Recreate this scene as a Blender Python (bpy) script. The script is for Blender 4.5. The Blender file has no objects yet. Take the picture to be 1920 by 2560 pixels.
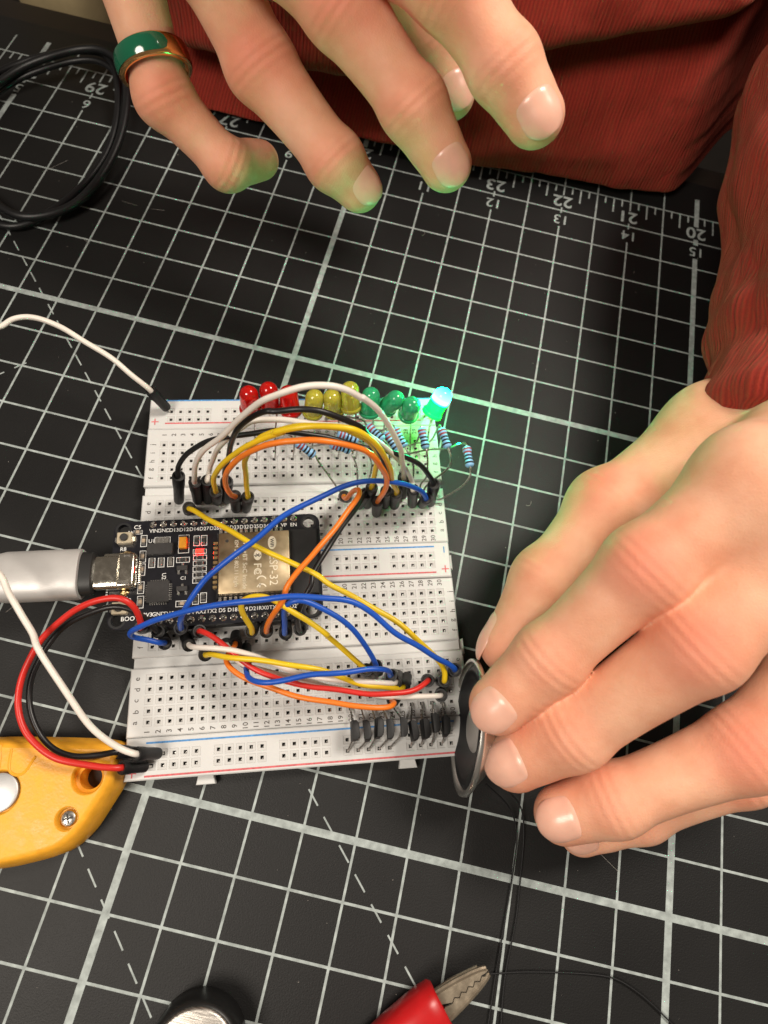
import bpy, bmesh, math, random
import numpy as np
from mathutils import Vector, Matrix, noise

# 1 Blender unit = 1 millimetre
scene = bpy.context.scene
scene.unit_settings.system = 'METRIC'
scene.unit_settings.scale_length = 0.001
COL = scene.collection
random.seed(7)

# ------------------------------------------------------------------ camera
cam_d = bpy.data.cameras.new('camera')
cam = bpy.data.objects.new('camera', cam_d)
COL.objects.link(cam)
cam_d.sensor_fit = 'HORIZONTAL'
cam_d.sensor_width = 36.0
cam_d.lens = 28.77683
cam_d.clip_start = 1.0
cam_d.clip_end = 20000.0
cam.matrix_world = Matrix([[0.9718474, -0.2356109, -0.0004308, 38.8933656], [0.2185008, 0.9019526, -0.3724767, 17.6508253], [0.0881481, 0.3618963, 0.9280415, 163.5429963], [0.0, 0.0, 0.0, 1.0]])
cam_d.dof.use_dof = True
cam_d.dof.focus_distance = 152.0
cam_d.dof.aperture_fstop = 0.028
scene.camera = cam

# ------------------------------------------------------------------ world, lamps, exposure
world = bpy.data.worlds.new('World')
scene.world = world
world.use_nodes = True
wbg = world.node_tree.nodes['Background']
wbg.inputs[0].default_value = (1.0, 0.86, 0.72, 1)
wbg.inputs[1].default_value = 0.13

def area_lamp(name, loc, target, size, power, color):
    d = bpy.data.lights.new(name, 'AREA')
    d.shape = 'DISK'
    d.size = size
    d.energy = power
    d.color = color
    o = bpy.data.objects.new(name, d)
    COL.objects.link(o)
    o.location = loc
    o.rotation_euler = (Vector(target) - Vector(loc)).to_track_quat('-Z', 'Y').to_euler()
    return o

area_lamp('ceiling_lamp', (-200, -215, 560), (20, 60, 0), 260, 2.5e6, (1.0, 0.905, 0.79))
area_lamp('ceiling_lamp', (300, 335, 600), (40, 80, 0), 210, 3.5e6, (1.0, 0.91, 0.80))

scene.view_settings.view_transform = 'Standard'
scene.view_settings.look = 'None'
scene.view_settings.exposure = 0.28
scene.view_settings.gamma = 1.0
scene.cycles.max_bounces = 8
scene.cycles.transmission_bounces = 6
scene.cycles.caustics_reflective = False
scene.cycles.caustics_refractive = False
scene.cycles.sample_clamp_indirect = 6.0

# ------------------------------------------------------------------ materials
def nodes_of(m):
    m.use_nodes = True
    return m.node_tree, m.node_tree.nodes['Principled BSDF']

def mat(name, col, rough=0.5, metal=0.0, var=0.0, vscale=0.6, bump=0.0, bscale=2.0, sss=0.0, sssr=(1, .6, .4), coat=0.0, trans=0.0, emit=None, estr=0.0, ior=1.45, rvar=0.0):
    m = bpy.data.materials.new(name)
    nt, b = nodes_of(m)
    N, L = nt.nodes, nt.links
    b.inputs['Base Color'].default_value = (*col, 1)
    b.inputs['Roughness'].default_value = rough
    b.inputs['Metallic'].default_value = metal
    b.inputs['IOR'].default_value = ior
    b.inputs['Coat Weight'].default_value = coat
    b.inputs['Coat Roughness'].default_value = 0.12
    b.inputs['Transmission Weight'].default_value = trans
    if sss:
        b.inputs['Subsurface Weight'].default_value = sss
        b.inputs['Subsurface Radius'].default_value = sssr
        b.inputs['Subsurface Scale'].default_value = 1.0
    if emit:
        b.inputs['Emission Color'].default_value = (*emit, 1)
        b.inputs['Emission Strength'].default_value = estr
    tc = N.new('ShaderNodeTexCoord')
    if var or rvar:
        n = N.new('ShaderNodeTexNoise')
        n.inputs['Scale'].default_value = vscale
        n.inputs['Detail'].default_value = 5
        L.new(tc.outputs['Object'], n.inputs['Vector'])
        if var:
            r = N.new('ShaderNodeMapRange')
            r.inputs['From Min'].default_value = 0.3
            r.inputs['From Max'].default_value = 0.7
            r.inputs['To Min'].default_value = 1 - var
            r.inputs['To Max'].default_value = 1 + var
            L.new(n.outputs['Fac'], r.inputs['Value'])
            mx = N.new('ShaderNodeVectorMath')
            mx.operation = 'SCALE'
            mx.inputs[0].default_value = col
            L.new(r.outputs['Result'], mx.inputs['Scale'])
            L.new(mx.outputs['Vector'], b.inputs['Base Color'])
        if rvar:
            r2 = N.new('ShaderNodeMapRange')
            r2.inputs['From Min'].default_value = 0.3
            r2.inputs['From Max'].default_value = 0.7
            r2.inputs['To Min'].default_value = max(0.02, rough - rvar)
            r2.inputs['To Max'].default_value = min(1, rough + rvar)
            L.new(n.outputs['Fac'], r2.inputs['Value'])
            L.new(r2.outputs['Result'], b.inputs['Roughness'])
    if bump:
        n2 = N.new('ShaderNodeTexNoise')
        n2.inputs['Scale'].default_value = bscale
        n2.inputs['Detail'].default_value = 4
        L.new(tc.outputs['Object'], n2.inputs['Vector'])
        bp = N.new('ShaderNodeBump')
        bp.inputs['Strength'].default_value = bump
        bp.inputs['Distance'].default_value = 0.2
        L.new(n2.outputs['Fac'], bp.inputs['Height'])
        L.new(bp.outputs['Normal'], b.inputs['Normal'])
    return m

M = {}
M['mat'] = mat('mat_black_vinyl', (0.0108, 0.0106, 0.0106), 0.52, var=0.22, vscale=0.02, bump=0.35, bscale=2.6, rvar=0.05)
M['mat'].node_tree.nodes['Principled BSDF'].inputs['Specular IOR Level'].default_value = .36
M['print'] = mat('mat_print_grey', (0.355, 0.40, 0.39), 0.6, var=0.28, vscale=0.5, bump=0.3, bscale=3)
M['table'] = mat('table_dark', (0.02, 0.014, 0.01), 0.6, var=0.2, vscale=0.03)
M['board'] = mat('breadboard_plastic', (0.64, 0.64, 0.63), 0.42, var=0.03, vscale=0.08, bump=0.08, bscale=1.2, sss=0.15, sssr=(0.8, 0.7, 0.6))
M['board_hole'] = mat('breadboard_recess', (0.58, 0.575, 0.56), 0.5, var=0.05, vscale=0.3)
M['hole_dark'] = mat('hole_bottom', (0.035, 0.03, 0.026), 0.6)
M['steel'] = mat('bright_steel', (0.78, 0.76, 0.72), 0.24, 1.0, rvar=0.08, vscale=2.0)
M['lead'] = mat('tinned_lead', (0.55, 0.53, 0.50), 0.3, 1.0, rvar=0.1, vscale=2)
M['ink_black'] = mat('ink_black', (0.10, 0.088, 0.078), 0.7, var=0.5, vscale=2.5)
M['ink_red'] = mat('ink_red', (0.62, 0.13, 0.14), 0.7, var=0.25, vscale=1.2)
M['ink_blue'] = mat('ink_blue', (0.09, 0.28, 0.60), 0.7, var=0.25, vscale=1.2)
WC = {'black': (0.012, 0.011, 0.012), 'white': (0.80, 0.74, 0.67), 'yellow': (0.78, 0.53, 0.015), 'orange': (0.84, 0.20, 0.018), 'blue': (0.012, 0.085, 0.47), 'red': (0.62, 0.025, 0.018)}
for k, c in WC.items():
    M['w_' + k] = mat('wire_' + k, c, 0.36, var=0.06, vscale=0.15, bump=0.05, bscale=0.8, sss=0.0 if k == 'black' else 0.08, sssr=(.5, .5, .5))
M['plug'] = mat('plug_black', (0.009, 0.009, 0.0095), 0.46, var=0.25, vscale=0.4, bump=0.12, bscale=2.5)
M['plug_in'] = mat('plug_mouth', (0.05, 0.048, 0.045), 0.6)
M['pcb'] = mat('pcb_black', (0.010, 0.010, 0.014), 0.30, var=0.25, vscale=0.5, bump=0.05, bscale=1.0)
M['silk'] = mat('silkscreen_white', (0.80, 0.80, 0.78), 0.6)
M['gold'] = mat('pcb_gold', (0.85, 0.62, 0.30), 0.3, 1.0)
M['chip'] = mat('chip_black', (0.035, 0.033, 0.033), 0.55, var=0.12, vscale=1.0, bump=0.1, bscale=6)
M['ant'] = mat('antenna_black', (0.012, 0.012, 0.013), 0.5, var=0.2, vscale=0.4)
M['ceramic'] = mat('chip_ceramic', (0.42, 0.33, 0.24), 0.5, var=0.2, vscale=1)
M['tant'] = mat('tantalum_orange', (0.78, 0.33, 0.02), 0.45, var=0.1, vscale=1)
M['cream'] = mat('button_cream', (0.72, 0.62, 0.45), 0.35, 0.5)
M['usb'] = mat('usb_satin_silver', (0.56, 0.545, 0.53), 0.46, 0.35, bump=0.1, bscale=4, rvar=0.06, vscale=0.4)
M['usbmetal'] = mat('usb_metal', (0.62, 0.58, 0.50), 0.18, 1.0, bump=0.15, bscale=2.5, rvar=0.08, vscale=0.7)
M['usbblack'] = mat('usb_collar', (0.02, 0.02, 0.02), 0.45)
M['lr'] = mat('led_red', (0.85, 0.012, 0.008), 0.06, trans=0.55, sss=0.35, sssr=(2.5, .4, .3), coat=0.4)
M['ly'] = mat('led_yellow', (0.82, 0.74, 0.09), 0.08, trans=0.55, sss=0.4, sssr=(2, 2, .4), coat=0.4)
M['lg'] = mat('led_green', (0.06, 0.62, 0.28), 0.08, trans=0.45, sss=0.45, sssr=(.6, 2, 1.2), coat=0.4)
M['resblue'] = mat('resistor_blue', (0.28, 0.56, 0.88), 0.42, var=0.08, vscale=1.0, coat=0.2)
M['b_black'] = mat('band_black', (0.012, 0.012, 0.02), 0.45)
M['b_red'] = mat('band_maroon', (0.33, 0.04, 0.05), 0.45)
M['to92'] = mat('transistor_black', (0.009, 0.009, 0.0095), 0.55, var=0.2, vscale=0.8, bump=0.12, bscale=4)
M['tool'] = mat('tool_yellow_plastic', (0.86, 0.40, 0.028), 0.42, var=0.10, vscale=0.35, bump=0.3, bscale=1.3, sss=0.1, sssr=(1, .5, .1), rvar=.12)
M['alu'] = mat('pivot_aluminium', (0.62, 0.62, 0.62), 0.45, 0.7, bump=0.1, bscale=5)
M['rim'] = mat('speaker_rim', (0.78, 0.76, 0.72), 0.30, 1.0)
M['cone'] = mat('speaker_cone', (0.012, 0.012, 0.013), 0.42)
M['cap'] = mat('speaker_cap', (0.30, 0.285, 0.27), 0.38)
M['redboot'] = mat('clip_boot_red', (0.50, 0.010, 0.012), 0.32, var=0.08, vscale=.3, sss=.15, sssr=(2, .3, .3))
M['jaw'] = mat('clip_steel', (0.78, 0.66, 0.50), 0.32, 1.0, bump=.08, bscale=3, rvar=.05, vscale=.6)
M['cable'] = mat('cable_black', (0.008, 0.008, 0.009), 0.42, var=0.2, vscale=0.2, bump=.08, bscale=1)
M['ringgold'] = mat('ring_gold', (0.88, 0.50, 0.20), 0.14, 1.0, rvar=.05, vscale=.5)
M['enamel'] = mat('ring_green_enamel', (0.004, 0.115, 0.055), 0.08, coat=0.8)
M['nail'] = mat('nail', (0.84, 0.46, 0.345), 0.3, sss=0.25, sssr=(1.5, .6, .4), coat=0.22, var=0.06, vscale=.25)
M['beige'] = mat('beige_cloth', (0.42, 0.33, 0.18), 0.8, var=0.1, vscale=.1, bump=.3, bscale=1.5)
M['bandmetal'] = mat('knob_rim_black', (0.010, 0.010, 0.010), 0.4)

# brushed metal top of the round cap
def brushed():
    m = bpy.data.materials.new('brushed_metal')
    nt, b = nodes_of(m); N, L = nt.nodes, nt.links
    b.inputs['Metallic'].default_value = 1.0
    tc = N.new('ShaderNodeTexCoord')
    mp = N.new('ShaderNodeMapping')
    mp.inputs['Rotation'].default_value = (0, 0, math.radians(-62))
    mp.inputs['Scale'].default_value = (0.12, 4.5, 1)
    n = N.new('ShaderNodeTexNoise'); n.inputs['Scale'].default_value = 1.2; n.inputs['Detail'].default_value = 6
    r = N.new('ShaderNodeValToRGB')
    r.color_ramp.elements[0].position = .3; r.color_ramp.elements[0].color = (0.24, 0.22, 0.20, 1)
    r.color_ramp.elements[1].position = .75; r.color_ramp.elements[1].color = (0.72, 0.68, 0.62, 1)
    bp = N.new('ShaderNodeBump'); bp.inputs['Strength'].default_value = .35; bp.inputs['Distance'].default_value = .2
    L.new(tc.outputs['Object'], mp.inputs['Vector']); L.new(mp.outputs['Vector'], n.inputs['Vector'])
    L.new(n.outputs['Fac'], r.inputs['Fac']); L.new(r.outputs['Color'], b.inputs['Base Color'])
    L.new(n.outputs['Fac'], bp.inputs['Height']); L.new(bp.outputs['Normal'], b.inputs['Normal'])
    b.inputs['Roughness'].default_value = .38
    return m
M['brushed'] = brushed()

# stained metal shield of the radio module
def shieldmat():
    m = bpy.data.materials.new('shield_metal')
    nt, b = nodes_of(m); N, L = nt.nodes, nt.links
    b.inputs['Metallic'].default_value = 1.0
    tc = N.new('ShaderNodeTexCoord')
    n = N.new('ShaderNodeTexNoise'); n.inputs['Scale'].default_value = .16; n.inputs['Detail'].default_value = 3
    r = N.new('ShaderNodeValToRGB')
    r.color_ramp.elements[0].position = .35; r.color_ramp.elements[0].color = (0.23, 0.17, 0.10, 1)
    r.color_ramp.elements[1].position = .68; r.color_ramp.elements[1].color = (0.60, 0.48, 0.31, 1)
    n2 = N.new('ShaderNodeTexNoise'); n2.inputs['Scale'].default_value = 5; n2.inputs['Detail'].default_value = 3
    bp = N.new('ShaderNodeBump'); bp.inputs['Strength'].default_value = .12; bp.inputs['Distance'].default_value = .1
    L.new(tc.outputs['Object'], n.inputs['Vector']); L.new(n.outputs['Fac'], r.inputs['Fac']); L.new(r.outputs['Color'], b.inputs['Base Color'])
    L.new(tc.outputs['Object'], n2.inputs['Vector']); L.new(n2.outputs['Fac'], bp.inputs['Height']); L.new(bp.outputs['Normal'], b.inputs['Normal'])
    b.inputs['Roughness'].default_value = .42
    return m
M['shield'] = shieldmat()

# glowing LED: brighter, bluer towards the chip at the dome end (object space, z along the LED)
def litmat():
    m = bpy.data.materials.new('led_glowing_green')
    nt, b = nodes_of(m); N, L = nt.nodes, nt.links
    tc = N.new('ShaderNodeTexCoord'); s = N.new('ShaderNodeSeparateXYZ')
    L.new(tc.outputs['Object'], s.inputs[0])
    r = N.new('ShaderNodeValToRGB')
    e = r.color_ramp.elements
    e[0].position = .0; e[0].color = (0.0, 0.60, 0.004, 1)
    e[1].position = .50; e[1].color = (0.0, 0.85, 0.007, 1)
    x = e.new(.56); x.color = (0.006, 1.0, 0.55, 1)
    x = e.new(.72); x.color = (0.0025, 1.0, 0.40, 1)
    x = e.new(1.0); x.color = (0.0004, 1.0, 0.30, 1)
    mr = N.new('ShaderNodeMapRange'); mr.inputs['From Min'].default_value = 0; mr.inputs['From Max'].default_value = 8.7
    L.new(s.outputs['Z'], mr.inputs['Value']); L.new(mr.outputs['Result'], r.inputs['Fac'])
    st = N.new('ShaderNodeMapRange'); st.inputs['From Min'].default_value = 4.2; st.inputs['From Max'].default_value = 5.2
    st.inputs['To Min'].default_value = 30.0; st.inputs['To Max'].default_value = 230.0
    L.new(s.outputs['Z'], st.inputs['Value'])
    L.new(r.outputs['Color'], b.inputs['Emission Color']); L.new(st.outputs['Result'], b.inputs['Emission Strength'])
    b.inputs['Base Color'].default_value = (0.02, 0.4, 0.16, 1)
    b.inputs['Roughness'].default_value = .1
    return m
M['lit'] = litmat()
M['smdlit'] = mat('smd_led_red', (0.8, 0.1, 0.05), .4, emit=(1.0, 0.0006, 0.0004), estr=60)

def skinmat():
    m = bpy.data.materials.new('skin')
    nt, b = nodes_of(m); N, L = nt.nodes, nt.links
    tc = N.new('ShaderNodeTexCoord')
    n = N.new('ShaderNodeTexNoise'); n.inputs['Scale'].default_value = .11; n.inputs['Detail'].default_value = 6
    L.new(tc.outputs['Object'], n.inputs['Vector'])
    r = N.new('ShaderNodeValToRGB')
    r.color_ramp.elements[0].position = .3; r.color_ramp.elements[0].color = (0.75, 0.355, 0.215, 1)
    r.color_ramp.elements[1].position = .7; r.color_ramp.elements[1].color = (0.88, 0.51, 0.335, 1)
    L.new(n.outputs['Fac'], r.inputs['Fac'])
    at = N.new('ShaderNodeAttribute'); at.attribute_name = 'redness'
    mx = N.new('ShaderNodeMixRGB')
    mx.inputs[2].default_value = (0.78, 0.235, 0.15, 1)
    L.new(at.outputs['Fac'], mx.inputs[0]); L.new(r.outputs['Color'], mx.inputs[1])
    L.new(mx.outputs[0], b.inputs['Base Color'])
    b.inputs['Subsurface Weight'].default_value = .3
    b.inputs['Subsurface Radius'].default_value = (3.2, 1.2, .6)
    b.inputs['Subsurface Scale'].default_value = 1.0
    b.inputs['Roughness'].default_value = .55
    b.inputs['Specular IOR Level'].default_value = .22
    v = N.new('ShaderNodeTexVoronoi'); v.inputs['Scale'].default_value = 1.5; v.feature = 'DISTANCE_TO_EDGE'
    n3 = N.new('ShaderNodeTexNoise'); n3.inputs['Scale'].default_value = .6; n3.inputs['Detail'].default_value = 7; n3.inputs['Roughness'].default_value = .7
    L.new(tc.outputs['Object'], v.inputs['Vector']); L.new(tc.outputs['Object'], n3.inputs['Vector'])
    ad = N.new('ShaderNodeMath'); ad.operation = 'MULTIPLY_ADD'; ad.inputs[1].default_value = .5
    L.new(v.outputs['Distance'], ad.inputs[0]); L.new(n3.outputs['Fac'], ad.inputs[2])
    # joint creases: lines across the finger
    at2 = N.new('ShaderNodeAttribute'); at2.attribute_name = 'crease'
    ad2 = N.new('ShaderNodeMath'); ad2.operation = 'MULTIPLY_ADD'; ad2.inputs[1].default_value = 2.3
    L.new(at2.outputs['Fac'], ad2.inputs[0]); L.new(ad.outputs[0], ad2.inputs[2])
    bp = N.new('ShaderNodeBump'); bp.inputs['Strength'].default_value = .32; bp.inputs['Distance'].default_value = .35
    L.new(ad2.outputs[0], bp.inputs['Height']); L.new(bp.outputs['Normal'], b.inputs['Normal'])
    return m
M['skin'] = skinmat()

def knitmat():
    m = bpy.data.materials.new('sweater_knit')
    nt, b = nodes_of(m); N, L = nt.nodes, nt.links
    uv = N.new('ShaderNodeUVMap')
    def stretched(sx, sy, detail, rough=.5, dist=0.0):
        mp = N.new('ShaderNodeMapping'); mp.inputs['Scale'].default_value = (sx, sy, 1)
        n = N.new('ShaderNodeTexNoise'); n.inputs['Scale'].default_value = 1.0; n.inputs['Detail'].default_value = detail
        n.inputs['Roughness'].default_value = rough; n.inputs['Distortion'].default_value = dist
        L.new(uv.outputs['UV'], mp.inputs['Vector']); L.new(mp.outputs['Vector'], n.inputs['Vector'])
        return n.outputs['Fac']
    def op(o, x, y, c=None):
        n = N.new('ShaderNodeMath'); n.operation = o
        for k, v in enumerate((x, y, c)):
            if v is None: continue
            if isinstance(v, (int, float)): n.inputs[k].default_value = v
            else: L.new(v, n.inputs[k])
        return n.outputs[0]
    crinkle = stretched(.20, .020, 3, .55, .5)      # sparse lengthwise crease lines
    ribs = stretched(1.1, .06, 2, .5)
    fuzz = stretched(2.6, 2.0, 5, .7)
    w = N.new('ShaderNodeTexWave'); w.bands_direction = 'X'; w.inputs['Scale'].default_value = .27; w.inputs['Distortion'].default_value = 2.0; w.inputs['Detail'].default_value = 2; w.inputs['Detail Scale'].default_value = .15
    L.new(uv.outputs['UV'], w.inputs['Vector'])
    line = N.new('ShaderNodeMapRange'); line.interpolation_type = 'SMOOTHSTEP'
    line.inputs['From Min'].default_value = 0.0; line.inputs['From Max'].default_value = .035
    L.new(op('ABSOLUTE', op('SUBTRACT', crinkle, .5), 0), line.inputs['Value'])
    soft = op('MULTIPLY_ADD', w.outputs['Fac'], .30, op('MULTIPLY', fuzz, .55))
    hgt = op('MULTIPLY_ADD', line.outputs['Result'], .55, op('MULTIPLY_ADD', ribs, .30, soft))
    bp = N.new('ShaderNodeBump'); bp.inputs['Strength'].default_value = .8; bp.inputs['Distance'].default_value = .8
    L.new(hgt, bp.inputs['Height']); L.new(bp.outputs['Normal'], b.inputs['Normal'])
    r = N.new('ShaderNodeValToRGB')
    r.color_ramp.elements[0].position = .15; r.color_ramp.elements[0].color = (0.19, 0.016, 0.0125, 1)
    r.color_ramp.elements[1].position = .75; r.color_ramp.elements[1].color = (0.39, 0.040, 0.022, 1)
    L.new(soft, r.inputs['Fac']); L.new(r.outputs['Color'], b.inputs['Base Color'])
    b.inputs['Roughness'].default_value = .85
    b.inputs['Sheen Weight'].default_value = .2
    b.inputs['Sheen Tint'].default_value = (1, .45, .3, 1)
    b.inputs['Specular IOR Level'].default_value = .15
    return m
M['knit'] = knitmat()

# ------------------------------------------------------------------ geometry helpers
def world_of(o):
    v = Vector((0, 0, 0))
    while o is not None:
        v = v + o.location
        o = o.parent
    return v

def mesh(name, V, F, mats, idx=None, smooth=35):
    me = bpy.data.meshes.new(name)
    me.from_pydata([tuple(map(float, v)) for v in V], [], F)
    if not isinstance(mats, (list, tuple)):
        mats = [mats]
    for m in mats:
        me.materials.append(M[m] if isinstance(m, str) else m)
    if idx is not None:
        me.polygons.foreach_set('material_index', idx)
    if smooth is not None:
        me.polygons.foreach_set('use_smooth', [True] * len(me.polygons))
        me.set_sharp_from_angle(angle=math.radians(smooth))
    me.update()
    return me

def obj(name, me, parent=None):
    o = bpy.data.objects.new(name, me)
    COL.objects.link(o)
    o.parent = parent
    return o

def part(name, geo, mats, parent=None, local=False, smooth=35, idx=None):
    """one mesh object; V given in world millimetres unless local"""
    V, F = geo
    if parent is not None and not local:
        w = world_of(parent)
        V = [(v[0] - w.x, v[1] - w.y, v[2] - w.z) for v in V]
    return obj(name, mesh(name, V, F, mats, idx, smooth), parent)

def thing(name, label, cat, loc=(0, 0, 0), rz=0.0, group=None, kind=None):
    o = bpy.data.objects.new(name, None)
    COL.objects.link(o)
    o.empty_display_size = 2
    o.location = loc
    o.rotation_euler = (0, 0, rz)
    return tag(o, label, cat, group, kind)

def tag(o, label=None, cat=None, group=None, kind=None):
    if label: o['label'] = label
    if cat: o['category'] = cat
    if group: o['group'] = group
    if kind: o['kind'] = kind
    return o

def join(*gs):
    V, F = [], []
    for v, f in gs:
        k = len(V)
        V += [tuple(p) for p in v]
        F += [tuple(i + k for i in q) for q in f]
    return V, F

def xform(geo, mtx):
    return [tuple(mtx @ Vector(v)) for v in geo[0]], geo[1]

def shift(geo, x, y, z):
    return [(v[0] + x, v[1] + y, v[2] + z) for v in geo[0]], geo[1]

def frame_to(p, d, up=(0, 0, 1)):
    """matrix with local z along d at p"""
    d = Vector(d).normalized()
    u = Vector(up)
    if abs(d.dot(u)) > .98: u = Vector((0, 1, 0))
    x = u.cross(d).normalized()
    y = d.cross(x)
    return Matrix(((x.x, y.x, d.x, p[0]), (x.y, y.y, d.y, p[1]), (x.z, y.z, d.z, p[2]), (0, 0, 0, 1)))

def spline(pts, per=8):
    P = [Vector(p) for p in pts]
    # drop near duplicates
    Q = [P[0]]
    for p in P[1:]:
        if (p - Q[-1]).length > .25: Q.append(p)
    P = [Q[0] * 2 - Q[1]] + Q + [Q[-1] * 2 - Q[-2]]
    out = []
    for i in range(1, len(P) - 2):
        p0, p1, p2, p3 = P[i - 1], P[i], P[i + 1], P[i + 2]
        t0 = 0
        t1 = t0 + max((p1 - p0).length, .05) ** .5
        t2 = t1 + max((p2 - p1).length, .05) ** .5
        t3 = t2 + max((p3 - p2).length, .05) ** .5
        for k in range(per):
            t = t1 + (t2 - t1) * k / per
            a1 = p0 * ((t1 - t) / (t1 - t0)) + p1 * ((t - t0) / (t1 - t0))
            a2 = p1 * ((t2 - t) / (t2 - t1)) + p2 * ((t - t1) / (t2 - t1))
            a3 = p2 * ((t3 - t) / (t3 - t2)) + p3 * ((t - t2) / (t3 - t2))
            b1 = a1 * ((t2 - t) / (t2 - t0)) + a2 * ((t - t0) / (t2 - t0))
            b2 = a2 * ((t3 - t) / (t3 - t1)) + a3 * ((t - t1) / (t3 - t1))
            out.append(b1 * ((t2 - t) / (t2 - t1)) + b2 * ((t - t1) / (t2 - t1)))
    out.append(P[-2])
    return out

def relax(P, n=2):
    for _ in range(n):
        P = [P[0]] + [P[i] * .5 + (P[i - 1] + P[i + 1]) * .25 for i in range(1, len(P) - 1)] + [P[-1]]
    return P

def tube(P, r, n=10, caps=True):
    P = [Vector(p) for p in P]
    R = r if isinstance(r, (list, tuple)) else [r] * len(P)
    V, F = [], []
    t = (P[1] - P[0]).normalized()
    u = t.orthogonal().normalized()
    for i, p in enumerate(P):
        a = P[max(i - 1, 0)]; b = P[min(i + 1, len(P) - 1)]
        t = (b - a)
        t = t.normalized() if t.length > 1e-9 else Vector((0, 0, 1))
        u = (u - t * u.dot(t)).normalized()
        w = t.cross(u)
        for k in range(n):
            an = 2 * math.pi * k / n
            V.append(tuple(p + (u * math.cos(an) + w * math.sin(an)) * R[i]))
    for i in range(len(P) - 1):
        for k in range(n):
            a = i * n + k; b = i * n + (k + 1) % n
            F.append((a, b, b + n, a + n))
    if caps:
        F.append(tuple(range(n - 1, -1, -1)))
        F.append(tuple(range((len(P) - 1) * n, len(P) * n)))
    return V, F

def lathe(prof, n=24, mtx=None):
    """profile [(r, z)] round local z"""
    V, F = [], []
    rows = []
    for r, z in prof:
        if r < 1e-6:
            rows.append([len(V)]); V.append((0, 0, z))
        else:
            rows.append(list(range(len(V), len(V) + n)))
            for k in range(n):
                a = 2 * math.pi * k / n
                V.append((r * math.cos(a), r * math.sin(a), z))
    for A_, B_ in zip(rows[:-1], rows[1:]):
        if len(A_) == 1 and len(B_) == 1: continue
        for k in range(n):
            k2 = (k + 1) % n
            if len(A_) == 1: F.append((A_[0], B_[k2], B_[k]))
            elif len(B_) == 1: F.append((A_[k], A_[k2], B_[0]))
            else: F.append((A_[k], A_[k2], B_[k2], B_[k]))
    g = (V, F)
    return xform(g, mtx) if mtx is not None else g

def from_bm(bm):
    bm.verts.ensure_lookup_table()
    bm.verts.index_update()
    g = ([tuple(v.co) for v in bm.verts], [tuple(v.index for v in f.verts) for f in bm.faces])
    bm.free()
    return g

def box(x0, x1, y0, y1, z0, z1, bev=0.0, seg=1):
    bm = bmesh.new()
    bmesh.ops.create_cube(bm, size=1)
    for v in bm.verts:
        v.co = Vector((x0 + (v.co.x + .5) * (x1 - x0), y0 + (v.co.y + .5) * (y1 - y0), z0 + (v.co.z + .5) * (z1 - z0)))
    if bev:
        bmesh.ops.bevel(bm, geom=list(bm.edges), offset=bev, segments=seg, affect='EDGES', profile=.5)
    return from_bm(bm)

def cbox(cx, cy, sx, sy, z0, z1, bev=0.0, seg=1):
    return box(cx - sx / 2, cx + sx / 2, cy - sy / 2, cy + sy / 2, z0, z1, bev, seg)

def prism(poly, z0, z1, bev=0.0, seg=2, top_only=True):
    bm = bmesh.new()
    b = [bm.verts.new((p[0], p[1], z0)) for p in poly]
    f = bm.faces.new(b)
    r = bmesh.ops.extrude_face_region(bm, geom=[f])
    tv = [v for v in r['geom'] if isinstance(v, bmesh.types.BMVert)]
    for v in tv: v.co.z = z1
    bmesh.ops.recalc_face_normals(bm, faces=list(bm.faces))
    if bev:
        s = set(tv)
        ed = [e for e in bm.edges if (e.verts[0] in s and e.verts[1] in s) or not top_only]
        bmesh.ops.bevel(bm, geom=ed, offset=bev, segments=seg, affect='EDGES', profile=.6)
    return from_bm(bm)

def quadsheet(x0, x1, y0, y1, z):
    return [(x0, y0, z), (x1, y0, z), (x1, y1, z), (x0, y1, z)], [(0, 1, 2, 3)]

def strip(p, q, w, z):
    p = Vector((p[0], p[1], 0)); q = Vector((q[0], q[1], 0))
    d = (q - p).normalized(); n = Vector((-d.y, d.x, 0)) * w / 2
    V = [p - n, q - n, q + n, p + n]
    return [(v.x, v.y, z) for v in V], [(0, 1, 2, 3)]

_tc = {}
def text(s, size, bold=0.0, align='CENTER'):
    """flat lettering centred on the origin, readable along +x"""
    key = (s, round(bold, 3))
    if key not in _tc:
        cu = bpy.data.curves.new('lettering', 'FONT')
        cu.body = s
        cu.align_x = 'CENTER'
        cu.align_y = 'CENTER'
        cu.resolution_u = 3
        cu.offset = bold
        o = bpy.data.objects.new('lettering', cu)
        COL.objects.link(o)
        me = bpy.data.meshes.new_from_object(o)
        V = [tuple(v.co) for v in me.vertices]
        F = [tuple(p.vertices) for p in me.polygons]
        bpy.data.objects.remove(o)
        bpy.data.curves.remove(cu)
        bpy.data.meshes.remove(me)
        if V:
            cy = (max(v[1] for v in V) + min(v[1] for v in V)) / 2
            cx = (max(v[0] for v in V) + min(v[0] for v in V)) / 2
            V = [(v[0] - cx, v[1] - cy, 0) for v in V]
        _tc[key] = (V, F)
    V, F = _tc[key]
    return [(v[0] * size, v[1] * size, 0) for v in V], F

def put(geo, x, y, z, rot=0.0, sx=1.0, sy=1.0):
    c, s = math.cos(rot), math.sin(rot)
    return [(x + c * v[0] * sx - s * v[1] * sy, y + s * v[0] * sx + c * v[1] * sy, z + v[2]) for v in geo[0]], geo[1]

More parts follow.
